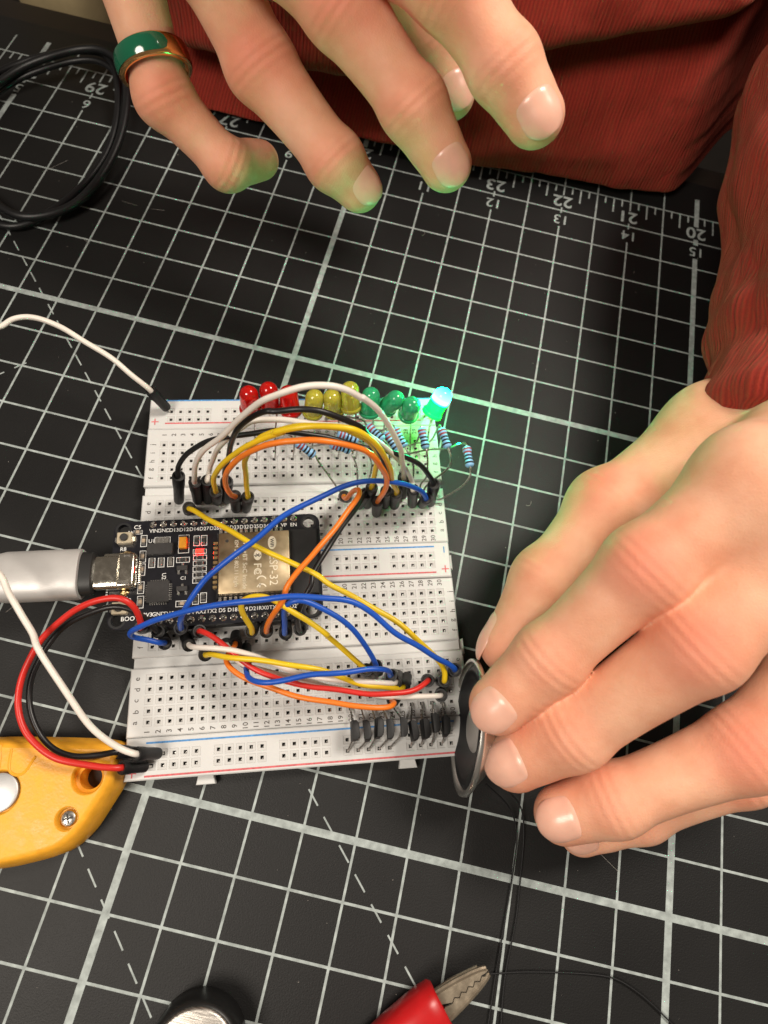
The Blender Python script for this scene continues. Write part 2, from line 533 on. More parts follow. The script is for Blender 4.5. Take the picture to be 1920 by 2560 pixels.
# ------------------------------------------------------------------ the surface: cutting mat on a dark table
CELL = 12.7
tbl = part('tabletop', box(-420, 460, -260, 262, -33, -3.2, 1.5, 2), 'table')
tag(tbl, 'dark table under the cutting mat', kind='structure')
matob = part('cutting_mat', box(-330, 330, -200, 247, -3.0, 0.0, .5, 2), 'mat')
tag(matob, 'black self-healing cutting mat printed with a pale half-inch grid and rulers', kind='structure')
Z1 = 0.025
g_thin, g_thick, g_dash = [], [], []
for u in range(-24, 25):
    x = u * CELL
    th = (u % 10 == 0)
    w = 1.75 if th else .58
    dst = g_thick if th else g_thin
    if u % 2 == 0:
        dst.append(strip((x, -190), (x, 16.38 * CELL), w, Z1))
        dst.append(strip((x, 16.90 * CELL), (x, 17.12 * CELL), w, Z1 + (.004 if th else 0)))
        dst.append(strip((x, 17.62 * CELL), (x, 18.75 * CELL), w, Z1))
    else:
        dst.append(strip((x, -190), (x, 18.75 * CELL), w, Z1))
for v in range(-14, 18):
    th = (v % 10 == 0)
    (g_thick if th else g_thin).append(strip((-24 * CELL, v * CELL), (24 * CELL, v * CELL), 1.75 if th else .58, Z1 + .006))
g_thin.append(strip((-24 * CELL, 18 * CELL), (24 * CELL, 18 * CELL), .58, Z1 + .006))
for k in range(-24 * 4, 24 * 4):
    if k % 4 == 0: continue
    x = k * CELL / 4
    ln = .56 if k % 2 == 0 else .27
    g_thin.append(strip((x, 18 * CELL), (x, (18 - ln) * CELL), .6, Z1 + .003))
def dashes(p, d, n, pitch=7.15, ln=4.3, w=.4):
    d = Vector((d[0], d[1], 0)).normalized()
    for k in range(n):
        a = Vector((p[0], p[1], 0)) + d * (k * pitch)
        g_dash.append(strip(a - d * ln / 2, a + d * ln / 2, w, Z1 + .010))
dashes((-107.0, 153.4), (1, -1), 16)
dashes((38.6, 7.0), (1, -1), 14)
dashes((-10.5, -14.4), (1, -1), 12)
dashes((-90.5, 87.4), (1, 1.02), 4, 6.6, 3.6)
part('printed_thin_lines', join(*g_thin), 'print', matob, smooth=None)['kind'] = 'stuff'
part('printed_thick_lines', join(*g_thick), 'print', matob, smooth=None)['kind'] = 'stuff'
part('printed_dashes', join(*g_dash), 'print', matob, smooth=None)['kind'] = 'stuff'
for u in range(-18, 15, 2):
    n = 25 - u // 2
    if 0 < n:
        part('ruler_number', put(text(str(n), 7.6, .018), u * CELL, 17.36 * CELL, Z1 + .012, math.pi), 'print', matob, smooth=None)
    n = 10 + u // 2
    if 0 < n:
        part('ruler_number', put(text(str(n), 6.0, .010), u * CELL, 16.64 * CELL, Z1 + .012, math.pi), 'print', matob, smooth=None)

# lint and grit lying on the mat
rs = random.Random(11)
grit = []
for k in range(260):
    x, y = rs.uniform(-120, 150), rs.uniform(-45, 225)
    r = rs.uniform(.05, .16)
    grit.append(put(([(-r, -r * .6, .03), (r, -r * .5, .03), (r * .3, r, .03), (0, 0, .03 + r * 1.2)], [(0, 1, 3), (1, 2, 3), (2, 0, 3)]), x, y, .02, rs.uniform(0, 6)))
for k in range(4):
    x, y = rs.uniform(-100, 140), rs.uniform(-40, 200)
    a = rs.uniform(0, 6.28)
    pts = [Vector((x + 0.7 * t * math.cos(a + .5 * t) , y + 0.7 * t * math.sin(a + .5 * t), .09)) for t in range(4)]
    grit.append(tube(spline(pts, 4), .035, 4))
for k in range(7):
    x, y, a, ln_ = rs.uniform(-110, 140), rs.uniform(-40, 200), rs.uniform(0, 3.1), rs.uniform(3, 16)
    grit.append(strip((x, y), (x + ln_ * math.cos(a), y + ln_ * math.sin(a)), rs.uniform(.035, .07), .042))
gr = part('dust', join(*grit), mat('lint', (.45, .42, .38), .9), None, smooth=None)
tag(gr, 'grit and lint scattered over the cutting mat', kind='stuff')

# ------------------------------------------------------------------ breadboards
PT = 2.54
def cellgeo(band, holes, x0, x1, y0, y1, zbot, ch=.28):
    """one moulded strip: top sheet with recessed square sockets, chamfered rim and side walls. local z=0 is its top"""
    xs = {x0 + ch, x1 - ch}; ys = {y0 + ch, y1 - ch}
    for cx, cy in holes:
        xs |= {round(cx - PT / 2, 4), round(cx + PT / 2, 4)}; ys |= {round(cy - PT / 2, 4), round(cy + PT / 2, 4)}
    def uniq(s):
        o = []
        for v in sorted(s):
            if not o or v - o[-1] > .01: o.append(v)
        return o
    xs = uniq(xs); ys = uniq(ys)
    V, F, I = [], [], []
    def q(pts, m):
        k = len(V); V.extend(pts); F.append(tuple(range(k, k + len(pts)))); I.append(m)
    hs = {(round(cx, 2), round(cy, 2)) for cx, cy in holes}
    for i in range(len(xs) - 1):
        for j in range(len(ys) - 1):
            a, b, c, d = xs[i], xs[i + 1], ys[j], ys[j + 1]
            key = (round((a + b) / 2, 2), round((c + d) / 2, 2))
            hit = None
            for h in hs:
                if abs(h[0] - key[0]) < .03 and abs(h[1] - key[1]) < .03 and abs(b - a - PT) < .05 and abs(d - c - PT) < .05:
                    hit = h; break
            if hit is None:
                q([(a, c, 0), (b, c, 0), (b, d, 0), (a, d, 0)], 0)
                continue
            cx, cy = hit
            def sq(h, z, j=0): return [(cx - h, cy - h, z), (cx + h, cy - h, z), (cx + h, cy + h, z), (cx - h, cy + h, z)]
            rings = [([(a, c, 0), (b, c, 0), (b, d, 0), (a, d, 0)], None), (sq(1.03, 0), 0), (sq(.93, -.11), 1), (sq(.42, -.16), 1), (sq(.35, -.40), 1), (sq(.34, -2.6), 2)]
            for (r0, _), (r1_, m) in zip(rings[:-1], rings[1:]):
                for k in range(4):
                    q([r0[k], r0[(k + 1) % 4], r1_[(k + 1) % 4], r1_[k]], m)
            q(rings[-1][0], 2)
    t = [(x0 + ch, y0 + ch, 0), (x1 - ch, y0 + ch, 0), (x1 - ch, y1 - ch, 0), (x0 + ch, y1 - ch, 0)]
    s = [(x0, y0, -ch), (x1, y0, -ch), (x1, y1, -ch), (x0, y1, -ch)]
    z = [(x0, y0, zbot), (x1, y0, zbot), (x1, y1, zbot), (x0, y1, zbot)]
    for k in range(4):
        q([s[k], s[(k + 1) % 4], t[(k + 1) % 4], t[k]], 0)
        q([z[k], z[(k + 1) % 4], s[(k + 1) % 4], s[k]], 0)
    return V, F, I

def strip_part(name, root, holes, x0, x1, y0, y1, zbot):
    V, F, I = cellgeo(None, holes, x0, x1, y0, y1, zbot)
    o = part(name, (V, F), ['board', 'board_hole', 'hole_dark'], root, local=True, smooth=None, idx=I)
    # spring contacts glinting inside the sockets
    cs = []
    rnd = random.Random(len(holes) * 7 + int(y0 * 10))
    for cx, cy in holes:
        dx = rnd.uniform(-.05, .05)
        cs.append(box(cx + .04 + dx, cx + .30 + dx, cy - .31, cy - .02 + rnd.uniform(-.1, .2), -1.4, -.42 - rnd.uniform(0, .25)))
    c = part('spring_contacts', join(*cs), 'steel', o, local=True, smooth=None)
    c['kind'] = 'stuff'
    return o

XL, XR = (-.85 - 1) * PT, (31.65 - 1) * PT
def col(c): return (c - 1) * PT
def terminal_holes(r0): return [(col(c), (r0 + r) * PT) for c in range(1, 31) for r in range(5)]
def rail_holes(rows): return [(col(1.55 + g * 6 + k), r * PT) for g in range(5) for k in range(5) for r in rows]

def letters_part(root, items, m, name='printed_lettering'):
    gs = [put(text(s, size, b), x, y, .03, rot) for s, size, x, y, rot, b in items]
    o = part(name, join(*gs), m, root, local=True, smooth=None)
    o['kind'] = 'stuff'
    return o

def breadboard(label, loc, rz, full):
    root = thing('breadboard', label, 'breadboard', loc, rz, 'solderless breadboards')
    H = loc[2]
    top = 12.96 if full else 12.55
    strip_part('terminal_strip', root, terminal_holes(0), XL, XR, -1.30 * PT, 4.98 * PT, -H + .05)
    strip_part('terminal_strip', root, terminal_holes(7), XL, XR - (0 if full else .5), 6.02 * PT, top * PT, -H + .05)
    # the trough between the two halves
    part('centre_trough', box(XL + .35, XR - .5, 4.98 * PT + .02, 6.02 * PT - .02, -H + .3, -1.15), 'board', root, local=True)
    zr = -.06
    rails = [(-5.2 if full else -5.0, -1.34, (-2.81, -3.81))]
    if full: rails.append((13.0, 16.75, (14.19, 15.19)))
    for y0, y1, rows in rails:
        o = strip_part('power_rail', root, rail_holes(rows), XL + .1, XR - .1, y0 * PT, y1 * PT, -H + .1)
        o.location.z = zr
    # printed rail lines
    red, blue = [], []
    blue.append(((1.0, -1.82), (30.0, -1.82))); red.append(((1.0, -4.68), (30.0, -4.68)))
    if full:
        red.append(((.95, 13.68), (30, 13.68))); blue.append(((-.4, 16.60), (31.2, 16.60)))
    def ln(l): return join(*[strip((col(a[0]), a[1] * PT), (col(b[0]), b[1] * PT), .42, .03 + zr) for a, b in l])
    part('red_rail_line', ln(red), 'ink_red', root, local=True, smooth=None)
    part('blue_rail_line', ln(blue), 'ink_blue', root, local=True, smooth=None)
    it = []
    R90 = math.pi / 2
    for c in range(1, 31):
        it.append((str(c), 1.75, col(c), -.86 * PT, R90, .008))
        it.append((str(c), 1.75, col(c), 12.2 * PT - (0 if full else .35), R90, .008))
    for i, ch in enumerate('abcdefghij'):
        r = i if i < 5 else i + 2
        it.append((ch, 1.9, col(-.12), r * PT, R90, .004))
        it.append((ch, 1.9, col(31.08), r * PT, R90, .004))
    letters_part(root, it, 'ink_black')
    def plus(x, y): return join(strip((x - 1, y), (x + 1, y), .3, .03 + zr), strip((x, y - 1), (x, y + 1), .3, .036 + zr))
    pr = [plus(col(31.0), -4.35 * PT), plus(col(-.1), -4.35 * PT)]
    mb = [strip((col(31.05), -2.2 * PT - .9), (col(31.05), -2.2 * PT + .9), .3, .03 + zr)]
    if full: pr += [plus(col(-.15), 13.9 * PT), plus(col(31), 13.9 * PT)]
    for g in pr: part('plus_mark', g, 'ink_red', root, local=True, smooth=None)
    part('minus_mark', join(*mb), 'ink_blue', root, local=True, smooth=None)
    # dovetail tabs along the free edges
    def tab(x, y, w, d, ang):
        g = prism([(-w / 2, 0), (w / 2, 0), (w * .62, d), (-w * .62, d)], -H + .05, -H + 2.6, .15, 1)
        return put(g, x, y, 0, ang)
    if not full:
        for c in (6.3, 25.3):
            part('dovetail_tab', tab(col(c), -5.0 * PT + .05, 3.6, 2.0, math.pi), 'board', root, local=True)
        part('dovetail_tab', tab(XR - .05, 5.5 * PT, 3.2, 1.1, -R90), 'board', root, local=True)
    else:
        part('dovetail_tab', tab(XR - .15, -3.3 * PT, 3.4, 1.1, -R90), 'board', root, local=True)
    return root

bbA = breadboard('white breadboard farther from the camera, with the row of LEDs along its top rail', (-17.5, 58.4, 5.4), .28575, True)
bbB = breadboard('white breadboard nearest the camera, with the black transistors at its right end', (-3.87, 14.6, 5.2), .2927, False)

# ------------------------------------------------------------------ microcontroller board (local: x right, y away, z=0 is the top of the circuit board)
esp = thing('microcontroller_board', 'black microcontroller board with a metal radio shield, plugged across both breadboards', 'circuit board', (-26.98, 58.48, 11.6), math.radians(17.32))
EL, EW = 51.7, 27.6
def circ(cx, cy, r, n=20): return [(cx + r * math.cos(2 * math.pi * k / n), cy + r * math.sin(2 * math.pi * k / n)) for k in range(n)]
def pcb_geo():
    bm = bmesh.new()
    rr = 2.6
    out = []
    for cx, cy, a0 in ((EL - rr, -rr, 0), (rr, -rr, 90), (rr, -EW + rr, 180), (EL - rr, -EW + rr, 270)):
        for k in range(7):
            a = math.radians(a0 + 15 * k)
            out.append((cx + rr * math.cos(a), cy + rr * math.sin(a)))
    loops = [out] + [circ(x, y, 1.45) for x, y in ((2.3, -2.2), (EL - 2.9, -2.3), (2.3, -EW + 2.3), (EL - 2.9, -EW + 2.3))]
    edges = []
    for lp in loops:
        vs = [bm.verts.new((x, y, 0)) for x, y in lp]
        for i in range(len(vs)): edges.append(bm.edges.new((vs[i], vs[(i + 1) % len(vs)])))
    bmesh.ops.triangle_fill(bm, edges=edges, use_beauty=True)
    for f in bm.faces:
        if f.normal.z < 0: f.normal_flip()
    r = bmesh.ops.extrude_face_region(bm, geom=list(bm.faces))
    for v in r['geom']:
        if isinstance(v, bmesh.types.BMVert): v.co.z = -1.6
    bmesh.ops.recalc_face_normals(bm, faces=list(bm.faces))
    return from_bm(bm)
pcb = part('circuit_board', pcb_geo(), 'pcb', esp, local=True, smooth=30)
for x, y in ((2.3, -2.2), (EL - 2.9, -2.3), (2.3, -EW + 2.3), (EL - 2.9, -EW + 2.3)):
    part('mounting_hole_ring', lathe([(1.46, .005), (1.75, .02), (2.0, .005)], 22, Matrix.Translation((x, y, .01))), 'ant', pcb, local=True)
TOPPIN = [(9.5 + 2.54 * i, -1.05) for i in range(15)]
BOTPIN = [(9.5 + 2.54 * i, -EW + 1.45) for i in range(15)]
pin_g = lathe([(0, 1.25), (.22, 1.22), (.32, 1.0), (.36, .55), (.62, .22), (.86, .04), (.9, 0)], 10)
pin_m = mesh('header_pin', *pin_g, 'steel')
for x, y in TOPPIN + BOTPIN:
    p = obj('header_pin', pin_m, esp); p.location = (x, y, .01)
leg_m = mesh('pin_leg', *box(-.32, .32, -.32, .32, -8.2, -5.5), 'steel', smooth=None)
for row in (TOPPIN, BOTPIN):
    y = row[0][1]
    h = part('pin_header', box(row[0][0] - 1.27, row[-1][0] + 1.27, y - 1.2, y + 1.2, -5.8, -1.62, .15), 'chip', esp, local=True)
    for x, yy in row:
        q = obj('pin_leg', leg_m, h); q.location = (x, yy, 0)
def silk_text(s, size, x, y, rot=0.0, b=.008): return put(text(s, size, b), x, y, .025, rot)
sg = []
for i, s in enumerate('VIN GND D13 D12 D14 D27 D26 D25 D33 D32 D35 D34 VN VP EN'.split()):
    sg.append(silk_text(s, 1.38, 9.7 + 2.52 * i, -2.78))
for i, s in enumerate('3V3 GND D15 D2 D4 RX2 TX2 D5 D18 D19 D21 RX0 TX0 D22 D23'.split()):
    sg.append(silk_text(s, 1.38, 9.4 + 2.52 * i, -24.3))
sg += [silk_text('C5', 1.5, 5.7, -1.6), silk_text('EN', 1.4, 4.3, -3.05), silk_text('R8', 1.4, 2.6, -7.3), silk_text('U1', 1.4, 9.3, -5.5), silk_text('U2', 1.4, 12.8, -14.9, -math.pi / 2), silk_text('BOOT', 1.5, 5.3, -25.0), silk_text('R9', 1.3, 4.6, -20.4), silk_text('C1', 1.2, 17.4, -15.6)]
part('silkscreen_lettering', join(*sg), 'silk', pcb, local=True, smooth=None)['kind'] = 'stuff'
def outline(cx, cy, sx, sy, w=.16, z=.02):
    x0, x1, y0, y1 = cx - sx / 2, cx + sx / 2, cy - sy / 2, cy + sy / 2
    return join(quadsheet(x0, x1, y0, y0 + w, z), quadsheet(x0, x1, y1 - w, y1, z), quadsheet(x0, x0 + w, y0 + w, y1 - w, z), quadsheet(x1 - w, x1, y0 + w, y1 - w, z))
og = []
smd = []
def smd_part(cx, cy, sx, sy, mid='ceramic', frame=(.9, .7)):
    """little chip with two metal ends; long side along x if sx > sy"""
    og.append(outline(cx, cy, sx + frame[0], sy + frame[1]))
    c = part('chip_resistor' if mid == 'chip' else 'chip_capacitor', cbox(cx, cy, sx * (.5 if sx > sy else 1), sy * (.5 if sy > sx else 1), .02, .55, .05), mid, esp, local=True)
    for s in (-1, 1):
        if sx > sy: e = cbox(cx + s * sx * .385, cy, sx * .23, sy * 1.02, .02, .57, .05)
        else: e = cbox(cx, cy + s * sy * .385, sx * 1.02, sy * .23, .02, .57, .05)
        part('terminal', e, 'steel', c, local=True)
for x, y in ((7.45, -5.4), (7.42, -9.5), (7.42, -12.9), (7.4, -17.5), (7.5, -21.1)):
    smd_part(x, y, .85, 1.9, 'ceramic', (.75, 1.2))
for x, y in ((20.45, -6.0), (22.3, -6.0)):
    smd_part(x, y, .85, 1.8, 'chip', (.7, 1.0))
for k in range(5):
    smd_part(21.4, -10.5 - 1.5 * k, 1.9, .85, 'chip', (1.5, .45))
for x, y in ((20.6, -21.2), (22.5, -20.9)):
    smd_part(x, y, .85, 1.7, 'chip', (.7, .9))
smd_part(17.5, -22.1, 1.9, .85, 'ceramic', (1.4, .7)); smd_part(17.25, -10.9, 1.9, .85, 'chip', (1.4, .6)); smd_part(5.9, -3.0, 1.7, .8, 'ceramic', (.5, .3))
smd_part(3.4, -20.2, 1.5, .75, 'ceramic', (.6, .4))
# voltage regulator with tab and three legs
rg = part('voltage_regulator', cbox(11.8, -8.1, 6.3, 2.9, .1, 1.6, .12), 'chip', esp, local=True)
part('tab', cbox(12.0, -5.6, 3.3, 1.7, .05, .45, .05), 'steel', rg, local=True)
for x in (9.7, 11.95, 14.25):
    part('leg', cbox(x, -11.1, .8, 2.3, .03, .25, .04), 'steel', rg, local=True)
    og.append(outline(x, -11.3, 1.6, 2.5))
og.append(outline(12.0, -5.6, 3.9, 2.1))
# tantalum capacitor
tc_ = part('tantalum_capacitor', cbox(17.3, -6.5, 1.9, 3.3, .05, 1.5, .12), 'tant', esp, local=True)
part('polarity_band', cbox(17.3, -5.1, 1.92, .45, .06, 1.52, .05), 'chip', tc_, local=True)
og.append(outline(17.3, -6.7, 2.7, 4.9))
# square usb bridge chip with its pins
ub = part('interface_chip', cbox(11.7, -18.9, 5.3, 5.3, .05, .9, .08), 'chip', esp, local=True)
pin1 = mesh('chip_pin', *cbox(0, 0, .22, .55, .03, .16), 'steel', smooth=None)
for k in range(8):
    for s, rot in ((0, 0), (1, 0), (2, 1), (3, 1)):
        o = obj('chip_pin', pin1, ub)
        t = -1.9 + k * .54
        o.location = ((11.7 + t, -18.9 - 2.85, 0), (11.7 + t, -18.9 + 2.85, 0), (11.7 - 2.85, -18.9 + t, 0), (11.7 + 2.85, -18.9 + t, 0))[s]
        if rot: o.rotation_euler.z = math.pi / 2
# two small transistors
for x, y in ((17.25, -13.2), (17.35, -18.5)):
    q = part('smd_transistor', cbox(x, y, 2.6, 1.25, .12, 1.0, .08), 'chip', esp, local=True)
    for dx, dy in ((-.9, -1.0), (.9, -1.0), (0, 1.0)):
        part('leg', cbox(x + dx, y + dy, .6, .8, .03, .3, .04), 'steel', q, local=True)
# push buttons
for y in (-4.8, -22.6):
    b_ = part('push_button', cbox(3.1, y, 3.6, 2.9, .05, 1.7, .15), 'cream', esp, local=True)
    part('plunger', lathe([(0, 2.35), (.8, 2.33), (.95, 2.2), (1.0, 1.7)], 20, Matrix.Translation((3.1, y, 0))), 'chip', b_, local=True)
    for sx in (-1, 1):
        part('terminal', cbox(3.1 + sx * 2.2, y, .9, 1.2, .03, .3, .05), 'steel', b_, local=True)
# tiny lit indicator
led_ = part('indicator_light', cbox(21.3, -8.9, 1.7, .85, .05, .6, .05), 'smdlit', esp, local=True)
for s in (-1, 1): part('terminal', cbox(21.3 + s * 1.1, -8.9, .5, .95, .05, .5, .04), 'steel', led_, local=True)
og.append(outline(21.3, -8.9, 3.4, 1.3))
part('silkscreen_boxes', join(*og), 'silk', pcb, local=True, smooth=None)['kind'] = 'stuff'
# radio module: carrier, castellated pads, shield, antenna cover
car = part('module_carrier', box(25.6, 50.9, -21.6, -4.4, .03, .85, .05), 'ant', esp, local=True, smooth=None)
pad = mesh('solder_pad', *cbox(0, 0, .75, 1.15, .02, .95, .08), 'steel')
padv = mesh('solder_pad', *cbox(0, 0, 1.15, .75, .02, .95, .08), 'gold')
for k in range(13):
    for y in (-4.15, -21.8):
        o = obj('solder_pad', pad, car); o.location = (26.6 + 1.27 * k, y, 0)
for k in range(10):
    o = obj('solder_pad', padv, car); o.location = (25.35, -7.2 - 1.27 * k, 0)
sh = part('metal_shield', box(26.4, 43.9, -21.05, -5.3, .8, 3.1, .3, 2), 'shield', esp, local=True, smooth=40)
part('vent_hole', lathe([(0, .01), (.42, .01)], 16, Matrix.Translation((28.5, -7.5, 3.1))), 'hole_dark', sh, local=True)
part('antenna_cover', box(44.3, 50.7, -21.4, -4.6, .86, 1.05, .04), 'ant', esp, local=True)
RM = -math.pi / 2
zt = 3.125
def eng(s, size, x, y, b=.0): return put(text(s, size, b), x, y, zt, RM)
def arcs(cx, cy, r, a0, a1, w, n=12):
    V, F = [], []
    for k in range(n + 1):
        a = math.radians(a0 + (a1 - a0) * k / n)
        V += [(cx + (r - w) * math.cos(a), cy + (r - w) * math.sin(a), zt), (cx + r * math.cos(a), cy + r * math.sin(a), zt)]
    for k in range(n): F.append((2 * k, 2 * k + 1, 2 * k + 3, 2 * k + 2))
    return V, F
eg = [eng('ESP-32', 2.9, 39.9, -15.6, .0), eng('WiFi+BT SoC Inside', 1.55, 32.9, -13.6), eng('ISM 2.4G 802.11 b/g/n', 1.35, 30.7, -13.4),
      eng('FC', 2.6, 36.0, -15.2, .01),
      arcs(36.9, -18.2, 1.3, 20, 160, .32), arcs(36.9, -18.6 - 1.6, 1.3, 20, 160, .32), arcs(36.0, -15.9, .55, 0, 360, .2)]
# CE mark: two open arcs, the second with a bar
eg += [put(strip((0, 0), (1.1, 0), .28, 0), 36.5, -19.9, zt, math.pi / 2)]
# oval badge with the rune, oval badge with lettering
def oval(cx, cy, rx, ry, n=24): return [(cx + rx * math.cos(2 * math.pi * k / n), cy + ry * math.sin(2 * math.pi * k / n), zt) for k in range(n)], [tuple(range(n))]
eg += [oval(36.0, -11.6, .95, 1.35), oval(39.6, -8.5, 1.05, 1.75)]
part('engraved_lettering', join(*eg), mat('engraving', (0.86, 0.78, 0.62), .55, .6), sh, local=True, smooth=None)
rune = join(*[put(strip(a, b_, .16, 0), 36.0, -11.6, zt + .012, RM) for a, b_ in (((0, -.8), (0, .8)), ((0, .8), (.42, .4)), ((.42, .4), (-.42, -.4)), ((0, -.8), (.42, -.4)), ((.42, -.4), (-.42, .4)))])
part('badge_rune', join(rune, put(text('WiFi', 1.2, .02), 39.6, -8.5, zt + .012, RM)), 'chip', sh, local=True, smooth=None)
# usb socket
us = part('usb_socket', box(-1.2, 6.6, -18.0, -9.1, .05, 3.25, .8, 3), 'usbmetal', esp, local=True, smooth=40)
for y in (-17.0, -10.1):
    part('shell_tab', cbox(4.6, y, 1.6, .5, 3.2, 3.32, .05), 'steel', us, local=True)
for k in range(12):
    part('contact', cbox(7.0, -10.9 - .48 * k, .7, .25, .03, .2), 'steel', us, local=True, smooth=None)
for y in (-8.6, -18.5):
    part('solder_pad', lathe([(0, .5), (.5, .42), (.8, .05)], 14, Matrix.Translation((3.6, y, .01)) @ Matrix.Diagonal((1.5, 1, 1, 1))), 'gold', us, local=True)
part('barcode_label', join(*[cbox(-.55 + k * .001, -18.9 + k * .7, .5, .35, .03, .05) for k in range(3)]), 'silk', us, local=True, smooth=None)

# ------------------------------------------------------------------ usb cable plug
uc = thing('usb_cable', 'silver metal usb cable plug pushed into the left side of the black circuit board', 'cable', (-46, 38, 14))
d_ = Vector((18.6, 5.6, 0)).normalized()
p0 = Vector((-26.0, 44.15, 14.0))
mt = frame_to(p0, -d_, (0, 0, 1))   # local z runs left out of frame; local x horizontal, y up
def oval_ring(a, b, n=32, pw=2.6):
    o = []
    for k in range(n):
        t = 2 * math.pi * k / n
        c, s = math.cos(t), math.sin(t)
        o.append((a * math.copysign(abs(c) ** (2 / pw), c), b * math.copysign(abs(s) ** (2 / pw), s)))
    return o
def loft(rings, mtx):
    V, F = [], []
    n = len(rings[0][0])
    for pts, z in rings:
        V += [tuple(mtx @ Vector((x, y, z))) for x, y in pts]
    for i in range(len(rings) - 1):
        for k in range(n):
            a = i * n + k; b = i * n + (k + 1) % n
            F.append((a, b, b + n, a + n))
    F.append(tuple(range(n - 1, -1, -1))); F.append(tuple(range((len(rings) - 1) * n, len(rings) * n)))
    return V, F
body = loft([(oval_ring(5.6, 3.3), 2.3), (oval_ring(6.1, 3.8), 2.5), (oval_ring(6.2, 3.9), 3.0), (oval_ring(6.15, 3.85), 19.5), (oval_ring(5.6, 3.4), 22.2), (oval_ring(4.0, 2.9), 24.0), (oval_ring(2.4, 2.2), 25.2)], mt)
part('plug_shell', body, 'usb', uc, smooth=40)
part('collar', loft([(oval_ring(4.7, 2.3), -.6), (oval_ring(5.2, 2.9), -.3), (oval_ring(5.4, 3.1), 2.4)], mt), 'usbblack', uc, smooth=40)
part('connector_tongue', loft([(oval_ring(4.1, 1.45, 32, 4), -6.0), (oval_ring(4.15, 1.5, 32, 4), -.2)], mt), 'usbmetal', uc, smooth=40)
cb = [mt @ Vector((0, 0, 24.5)), mt @ Vector((0, 0, 33)), mt @ Vector((-3, -2, 50)), mt @ Vector((-12, -8, 80)), mt @ Vector((-20, -11.5, 120))]
part('cord', tube(spline(cb), 2.0, 14), 'usb', uc)

